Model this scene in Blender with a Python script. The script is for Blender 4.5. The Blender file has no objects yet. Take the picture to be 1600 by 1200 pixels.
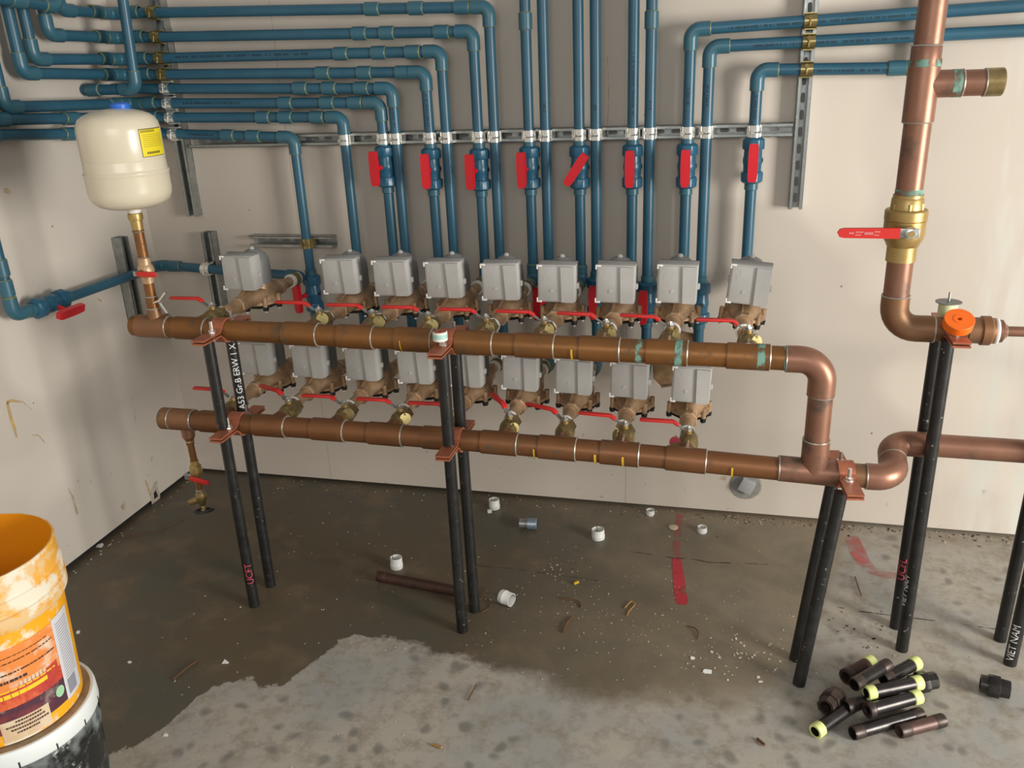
import bpy, bmesh, math, random
from mathutils import Vector, Matrix, Euler

random.seed(7)
D = bpy.data
SC = bpy.context.scene
COL = SC.collection
PI = math.pi

# ------------------------------------------------------------------ camera
F_PX = 1331.3
CAM = Vector((2.164, -2.857, 1.600))
yaw, pit, rol = math.radians(-14.62), math.radians(20.91), math.radians(-2.458)
fwd = Vector((math.sin(yaw) * math.cos(pit), math.cos(yaw) * math.cos(pit), -math.sin(pit)))
rgt0 = Vector((math.cos(yaw), -math.sin(yaw), 0))
up0 = rgt0.cross(fwd)
RGT = rgt0 * math.cos(rol) + up0 * math.sin(rol)
UPV = -rgt0 * math.sin(rol) + up0 * math.cos(rol)
FWD = fwd
cd = D.cameras.new('camera')
cd.sensor_width = 36.0
cd.lens = F_PX / 1600 * 36.0
cam = D.objects.new('camera', cd)
COL.objects.link(cam)
cam.matrix_world = Matrix(((RGT.x, UPV.x, -FWD.x, CAM.x), (RGT.y, UPV.y, -FWD.y, CAM.y),
                           (RGT.z, UPV.z, -FWD.z, CAM.z), (0, 0, 0, 1)))
SC.camera = cam

# ------------------------------------------------------------------ light
SC.view_settings.view_transform = 'Standard'
SC.view_settings.look = 'None'
SC.view_settings.exposure = 0.0
SC.view_settings.gamma = 1.0
W = D.worlds.new('sky')
SC.world = W
W.use_nodes = True
bg = W.node_tree.nodes['Background']
bg.inputs[0].default_value = (1.0, 0.985, 0.95, 1)
bg.inputs[1].default_value = 0.35


def area(name, loc, target, sx, sy, power, color):
    l = D.lights.new(name, 'AREA')
    l.shape = 'RECTANGLE'
    l.size, l.size_y = sx, sy
    l.energy = power
    l.color = color
    o = D.objects.new(name, l)
    COL.objects.link(o)
    o.location = loc
    o.rotation_euler = (Vector(target) - Vector(loc)).to_track_quat('-Z', 'Y').to_euler()
    return o


area('doorway_daylight', (5.6, -2.45, 1.2), (1.6, -0.5, 0.75), 1.2, 1.6, 200, (1.0, 0.965, 0.895))
area('fill_lamp', (2.2, -4.6, 2.3), (1.8, -0.6, 0.5), 2.4, 1.2, 34, (1.0, 0.985, 0.95))  # added fill lamp behind the camera, raises the ambient level


# a pixel of the 1600x1200 frame meets a real plane of the room
def at(px, py, ax, val):
    d = RGT * ((px - 800) / F_PX) - UPV * ((py - 600) / F_PX) + FWD
    t = (val - CAM[ax]) / d[ax]
    return CAM + d * t


# ------------------------------------------------------------------ materials
def nmat(name, base, rough=0.5, metal=0.0, spec=0.5, var=None, vscale=8.0, vamt=0.5, bump=0.0, bscale=40.0,
         rvar=0.0, coat=0.0):
    m = D.materials.new(name)
    m.use_nodes = True
    nt = m.node_tree
    b = nt.nodes['Principled BSDF']
    b.inputs['Base Color'].default_value = (*base, 1)
    b.inputs['Roughness'].default_value = rough
    b.inputs['Metallic'].default_value = metal
    b.inputs['Specular IOR Level'].default_value = spec
    if coat:
        b.inputs['Coat Weight'].default_value = coat
        b.inputs['Coat Roughness'].default_value = 0.15
    geo = nt.nodes.new('ShaderNodeNewGeometry')
    m['b'] = 1
    if var:
        n = nt.nodes.new('ShaderNodeTexNoise')
        n.inputs['Scale'].default_value = vscale
        n.inputs['Detail'].default_value = 5
        n.inputs['Roughness'].default_value = 0.62
        nt.links.new(geo.outputs['Position'], n.inputs['Vector'])
        r = nt.nodes.new('ShaderNodeValToRGB')
        r.color_ramp.elements[0].position = 0.5 - 0.22 * vamt - 0.05
        r.color_ramp.elements[1].position = 0.5 + 0.22 * vamt
        r.color_ramp.elements[0].color = (*base, 1)
        r.color_ramp.elements[1].color = (*var, 1)
        nt.links.new(n.outputs['Fac'], r.inputs['Fac'])
        nt.links.new(r.outputs['Color'], b.inputs['Base Color'])
        if rvar:
            mr = nt.nodes.new('ShaderNodeMapRange')
            mr.inputs['To Min'].default_value = max(0.02, rough - rvar)
            mr.inputs['To Max'].default_value = rough + rvar
            nt.links.new(n.outputs['Fac'], mr.inputs['Value'])
            nt.links.new(mr.outputs['Result'], b.inputs['Roughness'])
    if bump:
        n2 = nt.nodes.new('ShaderNodeTexNoise')
        n2.inputs['Scale'].default_value = bscale
        n2.inputs['Detail'].default_value = 4
        nt.links.new(geo.outputs['Position'], n2.inputs['Vector'])
        bp = nt.nodes.new('ShaderNodeBump')
        bp.inputs['Strength'].default_value = bump
        bp.inputs['Distance'].default_value = 0.002
        nt.links.new(n2.outputs['Fac'], bp.inputs['Height'])
        nt.links.new(bp.outputs['Normal'], b.inputs['Normal'])
    return m


def overlay(m, color, scale, lo, hi, detail=4, rough=None, metal=None, voronoi=False, off=0.0):
    """mix blotches of another colour over a material (paint, patina, dust)"""
    nt = m.node_tree
    b = nt.nodes['Principled BSDF']
    geo = next(n for n in nt.nodes if n.bl_idname == 'ShaderNodeNewGeometry')
    vec = geo.outputs['Position']
    if off:
        a = nt.nodes.new('ShaderNodeVectorMath')
        a.operation = 'ADD'
        a.inputs[1].default_value = (off, off * 1.7, off * 0.6)
        nt.links.new(vec, a.inputs[0])
        vec = a.outputs[0]
    if voronoi:
        n = nt.nodes.new('ShaderNodeTexVoronoi')
        n.inputs['Scale'].default_value = scale
        out = n.outputs['Distance']
    else:
        n = nt.nodes.new('ShaderNodeTexNoise')
        n.inputs['Scale'].default_value = scale
        n.inputs['Detail'].default_value = detail
        n.inputs['Roughness'].default_value = 0.65
        out = n.outputs['Fac']
    nt.links.new(vec, n.inputs['Vector'])
    r = nt.nodes.new('ShaderNodeMapRange')
    r.inputs['From Min'].default_value = lo
    r.inputs['From Max'].default_value = hi
    r.clamp = True
    nt.links.new(out, r.inputs['Value'])
    fac = r.outputs['Result']
    mx = nt.nodes.new('ShaderNodeMix')
    mx.data_type = 'RGBA'
    src = b.inputs['Base Color']
    if src.is_linked:
        nt.links.new(src.links[0].from_socket, mx.inputs[6])
    else:
        mx.inputs[6].default_value = src.default_value
    mx.inputs[7].default_value = (*color, 1)
    nt.links.new(fac, mx.inputs[0])
    nt.links.new(mx.outputs[2], b.inputs['Base Color'])
    for key, val in (('Roughness', rough), ('Metallic', metal)):
        if val is None:
            continue
        s = b.inputs[key]
        fm = nt.nodes.new('ShaderNodeMix')
        if s.is_linked:
            nt.links.new(s.links[0].from_socket, fm.inputs[2])
        else:
            fm.inputs[2].default_value = s.default_value
        fm.inputs[3].default_value = val
        nt.links.new(fac, fm.inputs[0])
        nt.links.new(fm.outputs[0], s)
    return m


M = {}
M['blue'] = nmat('blue_abs_pipe', (0.027, 0.113, 0.178), 0.36, var=(0.022, 0.088, 0.138), vscale=5)
M['bluefit'] = nmat('blue_abs_fitting', (0.032, 0.124, 0.186), 0.34, var=(0.040, 0.122, 0.160), vscale=14)
M['bluevalve'] = nmat('blue_valve_body', (0.020, 0.105, 0.180), 0.3)
M['glue'] = nmat('yellow_solvent_glue', (0.27, 0.25, 0.06), 0.4, var=(0.10, 0.16, 0.12), vscale=60)
M['ink'] = nmat('dark_print_ink', (0.008, 0.02, 0.035), 0.6)
M['redhandle'] = nmat('red_plastic_handle', (0.62, 0.010, 0.020), 0.32)
M['redgrip'] = nmat('red_vinyl_grip', (0.58, 0.022, 0.018), 0.42)
M['pinkprint'] = nmat('pale_print', (0.75, 0.35, 0.33), 0.6)
M['brass'] = nmat('tarnished_brass', (0.36, 0.265, 0.115), 0.34, 0.7, var=(0.22, 0.165, 0.075), vscale=30, rvar=0.1)
M['brassnew'] = nmat('clean_brass', (0.50, 0.35, 0.14), 0.40, 0.65, var=(0.40, 0.275, 0.10), vscale=14)
M['tagbrass'] = nmat('dull_tag_brass', (0.40, 0.32, 0.13), 0.42, 0.6, var=(0.30, 0.24, 0.10), vscale=30)
M['bronze'] = nmat('cast_bronze', (0.60, 0.405, 0.25), 0.40, 0.45, var=(0.40, 0.255, 0.145), vscale=22, bump=0.35, bscale=260)
M['copper'] = nmat('aged_copper', (0.190, 0.083, 0.024), 0.40, 0.5, var=(0.262, 0.112, 0.032), vscale=9, vamt=0.9, rvar=0.1)
overlay(M['copper'], (0.085, 0.058, 0.034), 15, 0.55, 0.72, rough=0.6, metal=0.2)
M['copperlow'] = nmat('aged_lower_copper', (0.175, 0.076, 0.030), 0.42, 0.5, var=(0.235, 0.100, 0.040), vscale=8, vamt=0.9, rvar=0.1)
overlay(M['copperlow'], (0.085, 0.062, 0.042), 15, 0.58, 0.70, rough=0.6, metal=0.2)
M['copperdull'] = nmat('weathered_copper', (0.205, 0.115, 0.062), 0.46, 0.5, var=(0.29, 0.135, 0.062), vscale=11, vamt=0.8)
overlay(M['copperdull'], (0.10, 0.085, 0.06), 19, 0.58, 0.70, rough=0.6, metal=0.2)
M['copperpink'] = nmat('bright_copper', (0.335, 0.166, 0.108), 0.40, 0.55, var=(0.235, 0.115, 0.075), vscale=7, vamt=0.8, rvar=0.08)
overlay(M['copperpink'], (0.14, 0.092, 0.068), 12, 0.54, 0.70, rough=0.5)
M['patina'] = nmat('green_patina', (0.16, 0.30, 0.24), 0.7, 0.1, var=(0.22, 0.12, 0.06), vscale=55, vamt=0.7)
M['solder'] = nmat('pale_solder', (0.55, 0.52, 0.46), 0.35, 0.6, var=(0.34, 0.31, 0.26), vscale=50)
M['yellowmark'] = nmat('yellow_crayon', (0.62, 0.38, 0.02), 0.7)
M['ptfe'] = nmat('white_thread_tape', (0.80, 0.79, 0.74), 0.55)
M['zinc'] = nmat('galvanised_steel', (0.44, 0.46, 0.45), 0.36, 0.85, var=(0.33, 0.35, 0.34), vscale=35, rvar=0.1)
M['slot'] = nmat('dark_slot', (0.27, 0.26, 0.24), 0.8)
M['chrome'] = nmat('bright_zinc_clamp', (0.80, 0.80, 0.76), 0.22, 0.9)
M['gold'] = nmat('yellow_zinc_clamp', (0.46, 0.36, 0.16), 0.28, 0.85, var=(0.30, 0.24, 0.10), vscale=40)
M['steel'] = nmat('black_steel_pipe', (0.011, 0.011, 0.012), 0.36, 0.1, var=(0.022, 0.021, 0.02), vscale=30, vamt=0.7, rvar=0.12)
overlay(M['steel'], (0.34, 0.34, 0.32), 70, 0.655, 0.73, rough=0.7)
M['paintwhite'] = nmat('white_stencil_paint', (0.72, 0.73, 0.72), 0.6)
M['paintred'] = nmat('red_crayon', (0.55, 0.06, 0.10), 0.6)
M['boxgrey'] = nmat('grey_register_plastic', (0.455, 0.445, 0.425), 0.42, var=(0.43, 0.42, 0.40), vscale=30)
M['boxdark'] = nmat('dark_grey_plastic', (0.20, 0.20, 0.195), 0.45)
M['clip'] = nmat('off_white_plastic', (0.80, 0.79, 0.76), 0.4)
M['blackplastic'] = nmat('black_plastic', (0.012, 0.012, 0.012), 0.45)
M['clampred'] = nmat('copper_coated_steel', (0.46, 0.155, 0.085), 0.42, 0.35, var=(0.36, 0.115, 0.06), vscale=30)
M['cream'] = nmat('cream_enamel', (0.70, 0.63, 0.48), 0.28, coat=0.3)
M['sticker'] = nmat('yellow_sticker', (0.83, 0.68, 0.02), 0.5)
M['capblue'] = nmat('bright_blue_cap', (0.02, 0.14, 0.62), 0.4)
M['orangetape'] = nmat('orange_tape', (0.90, 0.16, 0.01), 0.45)
M['greentape'] = nmat('pale_green_tape', (0.66, 0.74, 0.42), 0.5)
M['aquatape'] = nmat('aqua_tape', (0.38, 0.62, 0.55), 0.5)
M['limecap'] = nmat('lime_plastic_protector', (0.68, 0.74, 0.28), 0.45)
M['nipple'] = nmat('oiled_steel', (0.060, 0.056, 0.055), 0.30, 0.7, var=(0.038, 0.034, 0.032), vscale=30)
M['rust'] = nmat('rusty_steel', (0.085, 0.036, 0.026), 0.55, 0.3, var=(0.050, 0.026, 0.020), vscale=26)
M['thread'] = nmat('dark_thread', (0.052, 0.040, 0.036), 0.42, 0.5, var=(0.075, 0.052, 0.044), vscale=50)
M['rustnip'] = nmat('brown_oxide_steel', (0.13, 0.075, 0.065), 0.45, 0.4, var=(0.10, 0.055, 0.045), vscale=26)
M['cap'] = nmat('white_plastic_protector', (0.74, 0.74, 0.71), 0.45)
M['bluezinc'] = nmat('blue_grey_zinc', (0.25, 0.31, 0.37), 0.4, 0.5)
M['wood'] = nmat('raw_board', (0.36, 0.235, 0.12), 0.8, var=(0.20, 0.115, 0.05), vscale=38, vamt=0.8, bump=0.5, bscale=60)
M['chip'] = nmat('pale_wood_chip', (0.55, 0.47, 0.34), 0.8)
M['shaving'] = nmat('brown_shaving', (0.12, 0.055, 0.02), 0.7)
M['black'] = nmat('black_gap', (0.010, 0.010, 0.010), 0.8)
M['plaster'] = nmat('broken_plaster', (0.50, 0.45, 0.38), 0.9, var=(0.36, 0.31, 0.25), vscale=60)
M['cleanout'] = nmat('grey_pvc', (0.36, 0.37, 0.37), 0.4)
M['cleanshade'] = nmat('recess_shade_pvc', (0.22, 0.215, 0.20), 0.5, var=(0.30, 0.29, 0.27), vscale=25)  # plug disc: shade of its recess painted in as darker grey


# ---- wall board, with its seams, joint compound and specks
def wall_mat(name, base, seams, axis):
    m = nmat(name, base, 0.62, spec=0.35, var=tuple(c * 0.93 for c in base), vscale=2.2, vamt=1.6)
    overlay(m, tuple(min(1, c * 1.12) for c in base), 1.1, 0.57, 0.63, detail=2, off=3.1)
    nt = m.node_tree
    b = nt.nodes['Principled BSDF']
    geo = next(n for n in nt.nodes if n.bl_idname == 'ShaderNodeNewGeometry')
    sp = nt.nodes.new('ShaderNodeSeparateXYZ')
    nt.links.new(geo.outputs['Position'], sp.inputs[0])
    src = b.inputs['Base Color'].links[0].from_socket

    def mixin(fac, col):
        nonlocal src
        mx = nt.nodes.new('ShaderNodeMix')
        mx.data_type = 'RGBA'
        nt.links.new(fac, mx.inputs[0])
        nt.links.new(src, mx.inputs[6])
        mx.inputs[7].default_value = (*col, 1)
        src = mx.outputs[2]

    def mth(op, a, c=None, clamp=False):
        n = nt.nodes.new('ShaderNodeMath')
        n.operation = op
        n.use_clamp = clamp
        for i, v in enumerate((a, c)):
            if v is None:
                continue
            if isinstance(v, (int, float)):
                n.inputs[i].default_value = v
            else:
                nt.links.new(v, n.inputs[i])
        return n.outputs[0]
    for s in seams:
        d = mth('ABSOLUTE', mth('SUBTRACT', sp.outputs[axis], s))
        mixin(mth('MULTIPLY', mth('LESS_THAN', d, 0.0013), 0.4), (0.14, 0.11, 0.09))
    if axis == 0:
        # feathered joint compound at the right hand sheet edge
        n = nt.nodes.new('ShaderNodeTexNoise')
        n.inputs['Scale'].default_value = 3.0
        n.inputs['Detail'].default_value = 3
        mp = nt.nodes.new('ShaderNodeMapping')
        mp.inputs['Scale'].default_value = (5.0, 1.0, 0.9)
        nt.links.new(geo.outputs['Position'], mp.inputs[0])
        nt.links.new(mp.outputs[0], n.inputs['Vector'])
        band = mth('SUBTRACT', 0.20, mth('ABSOLUTE', mth('SUBTRACT', sp.outputs[0], 3.10)))
        f = mth('MULTIPLY', mth('ADD', mth('MULTIPLY', band, 6.0), mth('MULTIPLY', mth('SUBTRACT', n.outputs['Fac'], 0.52), 7.0)), 0.55, True)
        f2 = mth('MULTIPLY', f, mth('GREATER_THAN', band, 0.0))
        mixin(f2, (0.60, 0.585, 0.52))
    # specks and scuffs
    v = nt.nodes.new('ShaderNodeTexVoronoi')
    v.inputs['Scale'].default_value = 7.5
    nt.links.new(geo.outputs['Position'], v.inputs['Vector'])
    mixin(mth('MULTIPLY', mth('LESS_THAN', v.outputs['Distance'], 0.032), 0.6), (0.05, 0.04, 0.035))
    n2 = nt.nodes.new('ShaderNodeTexNoise')
    n2.inputs['Scale'].default_value = 26
    n2.inputs['Detail'].default_value = 3
    nt.links.new(geo.outputs['Position'], n2.inputs['Vector'])
    low = mth('MULTIPLY', mth('GREATER_THAN', n2.outputs['Fac'], 0.69), mth('LESS_THAN', sp.outputs[2], 0.30))
    mixin(mth('MULTIPLY', low, 0.35), (0.22, 0.17, 0.12))
    nt.links.new(src, b.inputs['Base Color'])
    return m


M['wallback'] = wall_mat('painted_board_back', (0.575, 0.512, 0.442), (0.632, 1.842), 0)
M['wallleft'] = wall_mat('painted_board_left', (0.60, 0.545, 0.48), (-1.22,), 1)


def floor_mat():
    m = D.materials.new('stained_concrete')
    m.use_nodes = True
    nt = m.node_tree
    b = nt.nodes['Principled BSDF']
    geo = nt.nodes.new('ShaderNodeNewGeometry')
    P = geo.outputs['Position']
    sp = nt.nodes.new('ShaderNodeSeparateXYZ')
    nt.links.new(P, sp.inputs[0])

    def noise(scale, detail=4, rough=0.6, off=0):
        n = nt.nodes.new('ShaderNodeTexNoise')
        n.inputs['Scale'].default_value = scale
        n.inputs['Detail'].default_value = detail
        n.inputs['Roughness'].default_value = rough
        if off:
            a = nt.nodes.new('ShaderNodeVectorMath')
            a.inputs[1].default_value = (off, off, off)
            nt.links.new(P, a.inputs[0])
            nt.links.new(a.outputs[0], n.inputs['Vector'])
        else:
            nt.links.new(P, n.inputs['Vector'])
        return n.outputs['Fac']

    def mth(op, a, c=None, clamp=False):
        n = nt.nodes.new('ShaderNodeMath')
        n.operation = op
        n.use_clamp = clamp
        for i, v in enumerate((a, c)):
            if v is None:
                continue
            if isinstance(v, (int, float)):
                n.inputs[i].default_value = v
            else:
                nt.links.new(v, n.inputs[i])
        return n.outputs[0]

    def mix(fac, a, c):
        mx = nt.nodes.new('ShaderNodeMix')
        mx.data_type = 'RGBA'
        if isinstance(fac, (int, float)):
            mx.inputs[0].default_value = fac
        else:
            nt.links.new(fac, mx.inputs[0])
        for i, v in ((6, a), (7, c)):
            if isinstance(v, tuple):
                mx.inputs[i].default_value = (*v, 1)
            else:
                nt.links.new(v, mx.inputs[i])
        return mx.outputs[2]

    def rng(v, lo, hi):
        r = nt.nodes.new('ShaderNodeMapRange')
        r.clamp = True
        r.inputs['From Min'].default_value = lo
        r.inputs['From Max'].default_value = hi
        nt.links.new(v, r.inputs['Value'])
        return r.outputs['Result']
    dry = mix(rng(noise(3.2), 0.38, 0.62), (0.40, 0.365, 0.305), (0.325, 0.318, 0.295))
    dry = mix(rng(noise(14, 6, 0.75), 0.47, 0.66), dry, (0.255, 0.222, 0.175))
    spots = nt.nodes.new('ShaderNodeTexVoronoi')
    spots.inputs['Scale'].default_value = 15
    wv = nt.nodes.new('ShaderNodeVectorMath')
    wv.operation = 'ADD'
    nz = nt.nodes.new('ShaderNodeTexNoise')
    nz.inputs['Scale'].default_value = 9
    nt.links.new(P, nz.inputs['Vector'])
    sc = nt.nodes.new('ShaderNodeVectorMath')
    sc.operation = 'SCALE'
    sc.inputs['Scale'].default_value = 0.09
    nt.links.new(nz.outputs['Color'], sc.inputs[0])
    nt.links.new(P, wv.inputs[0])
    nt.links.new(sc.outputs[0], wv.inputs[1])
    nt.links.new(wv.outputs[0], spots.inputs['Vector'])
    drip = mth('MULTIPLY', rng(spots.outputs['Distance'], 0.34, 0.14), rng(noise(2.3, 2, 0.5, 4), 0.42, 0.52))
    dry = mix(mth('MULTIPLY', drip, 0.68), dry, (0.14, 0.135, 0.12))
    wet = mix(rng(noise(2.1, 3, 0.6, 9), 0.40, 0.62), (0.112, 0.086, 0.054), (0.092, 0.083, 0.062))
    wet = mix(rng(noise(6, 5, 0.6, 2), 0.52, 0.68), wet, (0.150, 0.114, 0.072))
    # the front edge of the damp stain, as a curve y = f(x)
    fc = nt.nodes.new('ShaderNodeFloatCurve')
    pts = [(-0.2, -2.4), (0.6, -1.75), (0.727, -1.48), (0.775, -1.431), (0.803, -1.337), (0.826, -1.249), (0.905, -1.162), (0.973, -1.173), (1.035, -1.15), (1.07, -1.041), (1.125, -0.93), (1.224, -0.905), (1.308, -0.928), (1.397, -0.967), (1.513, -0.97), (1.66, -0.978), (1.773, -1.024), (1.85, -1.057), (1.97, -1.043), (2.05, -1.023), (2.247, -1.006), (2.321, -0.947), (2.384, -0.887), (2.47, -0.62), (2.62, -0.1), (2.72, 0.2), (4.0, 0.2)]
    X0, X1, Y0, Y1 = -0.2, 4.0, -2.6, 0.4
    c = fc.mapping.curves[0]
    c.points[0].location = ((pts[0][0] - X0) / (X1 - X0), (pts[0][1] - Y0) / (Y1 - Y0))
    c.points[1].location = ((pts[-1][0] - X0) / (X1 - X0), (pts[-1][1] - Y0) / (Y1 - Y0))
    for x, y in pts[1:-1]:
        c.points.new((x - X0) / (X1 - X0), (y - Y0) / (Y1 - Y0))
    for p in c.points:
        p.handle_type = 'VECTOR'
    fc.mapping.update()
    nt.links.new(rng(sp.outputs[0], X0, X1), fc.inputs['Value'])
    yb = mth('ADD', mth('MULTIPLY', fc.outputs[0], Y1 - Y0), Y0)
    d = mth('SUBTRACT', sp.outputs[1], yb)
    d = mth('ADD', d, mth('MULTIPLY', mth('SUBTRACT', noise(9, 6, 0.7, 1), 0.5), 0.20))
    # sharper on the left, fading on the right
    soft = mth('ADD', 0.010, mth('MULTIPLY', rng(sp.outputs[0], 1.2, 2.5), 0.13))
    f = mth('ADD', mth('DIVIDE', d, soft), 0.5, True)
    # right of the middle the damp has half dried
    half = rng(sp.outputs[0], 1.45, 2.45)
    wetr = mix(rng(noise(5, 5, 0.65, 6), 0.42, 0.62), (0.275, 0.226, 0.158), (0.205, 0.175, 0.128))
    wetc = mix(half, wet, wetr)
    col = mix(f, dry, wetc)
    # a band of dusty dirt along the back wall on the right
    dirt = mth('MULTIPLY', rng(mth('ADD', sp.outputs[1], mth('MULTIPLY', noise(9, 4, 0.6, 3), 0.5)), 0.08, 0.25), rng(sp.outputs[0], 1.2, 2.3))
    col = mix(mth('MULTIPLY', dirt, 0.6), col, (0.26, 0.205, 0.14))
    # fine pale specks
    v = nt.nodes.new('ShaderNodeTexVoronoi')
    v.inputs['Scale'].default_value = 42
    nt.links.new(P, v.inputs['Vector'])
    sp2 = mth('MULTIPLY', mth('LESS_THAN', v.outputs['Distance'], 0.07), rng(noise(3, 3, 0.6, 5), 0.47, 0.6))
    col = mix(mth('MULTIPLY', sp2, 0.55), col, (0.42, 0.38, 0.29))
    nt.links.new(col, b.inputs['Base Color'])
    r = nt.nodes.new('ShaderNodeMix')
    nt.links.new(f, r.inputs[0])
    r.inputs[2].default_value = 0.62
    r.inputs[3].default_value = 0.40
    nt.links.new(r.outputs[0], b.inputs['Roughness'])
    b.inputs['Specular IOR Level'].default_value = 0.35
    bp = nt.nodes.new('ShaderNodeBump')
    bp.inputs['Strength'].default_value = 0.25
    bp.inputs['Distance'].default_value = 0.004
    nt.links.new(noise(22, 6, 0.7), bp.inputs['Height'])
    nt.links.new(bp.outputs['Normal'], b.inputs['Normal'])
    return m


M['floor'] = floor_mat()


def patchy(name, color, scale, lo, hi, rough=0.8):
    """worn paint: parts of it are gone"""
    m = nmat(name, color, rough)
    nt = m.node_tree
    b = nt.nodes['Principled BSDF']
    geo = next(n for n in nt.nodes if n.bl_idname == 'ShaderNodeNewGeometry')
    n = nt.nodes.new('ShaderNodeTexNoise')
    n.inputs['Scale'].default_value = scale
    n.inputs['Detail'].default_value = 5
    nt.links.new(geo.outputs['Position'], n.inputs['Vector'])
    r = nt.nodes.new('ShaderNodeMapRange')
    r.clamp = True
    r.inputs['From Min'].default_value = lo
    r.inputs['From Max'].default_value = hi
    nt.links.new(n.outputs['Fac'], r.inputs['Value'])
    nt.links.new(r.outputs['Result'], b.inputs['Alpha'])
    return m


M['bloom'] = patchy('green_patina_bloom', (0.17, 0.32, 0.26), 42, 0.40, 0.56)
M['crack'] = patchy('hairline_crack', (0.03, 0.024, 0.018), 22, 0.46, 0.58)
M['redpaint'] = patchy('worn_red_paint', (0.46, 0.035, 0.050), 16, 0.26, 0.46)
M['redfaint'] = patchy('faint_red_paint', (0.50, 0.12, 0.11), 16, 0.36, 0.72)
M['ochre'] = patchy('ochre_smear', (0.60, 0.40, 0.15), 20, 0.36, 0.70)
M['tanstain'] = patchy('tan_smear', (0.50, 0.37, 0.21), 20, 0.38, 0.74)


# buckets
def bucket_mat(name, base, splat, splat2, lo, hi, rough=0.4, scale=11):
    m = nmat(name, base, rough, var=tuple(c * 0.93 for c in base), vscale=6)
    overlay(m, splat, scale, lo, hi, detail=6, rough=0.75)
    overlay(m, splat2, scale * 1.3, lo + 0.05, hi + 0.05, detail=6, rough=0.75, off=2.7)
    return m


M['orangepail'] = bucket_mat('orange_pail', (0.90, 0.42, 0.012), (0.76, 0.69, 0.54), (0.72, 0.50, 0.28), 0.535, 0.60)
M['orangecollar'] = bucket_mat('splattered_orange_collar', (0.84, 0.42, 0.06), (0.76, 0.70, 0.56), (0.74, 0.50, 0.24), 0.47, 0.55)
M['orangein'] = nmat('orange_pail_inside', (0.80, 0.30, 0.006), 0.45)
M['blackpail'] = nmat('black_pail', (0.014, 0.015, 0.015), 0.35)
overlay(M['blackpail'], (0.26, 0.29, 0.29), 9, 0.47, 0.66, detail=6, rough=0.7)
overlay(M['blackpail'], (0.66, 0.70, 0.68), 13, 0.62, 0.67, detail=5, rough=0.7, off=1.3)
M['whitelid'] = nmat('white_lid', (0.76, 0.80, 0.79), 0.45)
M['lidtop'] = nmat('dusty_lid_top', (0.50, 0.36, 0.22), 0.8, var=(0.34, 0.24, 0.15), vscale=24)
M['labelorange'] = bucket_mat('printed_orange_label', (0.82, 0.26, 0.06), (0.85, 0.42, 0.16), (0.72, 0.62, 0.48), 0.50, 0.60, 0.35, 10)
M['labelred'] = bucket_mat('printed_red_label', (0.62, 0.075, 0.035), (0.42, 0.035, 0.03), (0.80, 0.20, 0.06), 0.46, 0.62, 0.35, 13)
M['labelpurple'] = bucket_mat('printed_purple_label', (0.085, 0.030, 0.050), (0.20, 0.03, 0.04), (0.30, 0.22, 0.2), 0.50, 0.62, 0.35, 12)
M['labelyellow'] = nmat('printed_yellow_band', (0.95, 0.60, 0.03), 0.35)
M['labelwhite'] = nmat('white_label_strip', (0.66, 0.66, 0.70), 0.35)
M['labeltan'] = nmat('tan_label_box', (0.62, 0.42, 0.24), 0.4, var=(0.70, 0.56, 0.40), vscale=20)
M['labelgreen'] = nmat('green_seal', (0.35, 0.62, 0.38), 0.4)
M['labelink'] = nmat('label_ink', (0.07, 0.03, 0.02), 0.5)
M['labelgrey'] = nmat('grey_label_ink', (0.28, 0.28, 0.33), 0.5)


# ------------------------------------------------------------------ mesh building
def frame(axis):
    a = Vector(axis).normalized()
    t = Vector((0, 0, 1)) if abs(a.z) < 0.9 else Vector((1, 0, 0))
    u = t.cross(a).normalized()
    v = a.cross(u).normalized()
    return a, u, v


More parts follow.
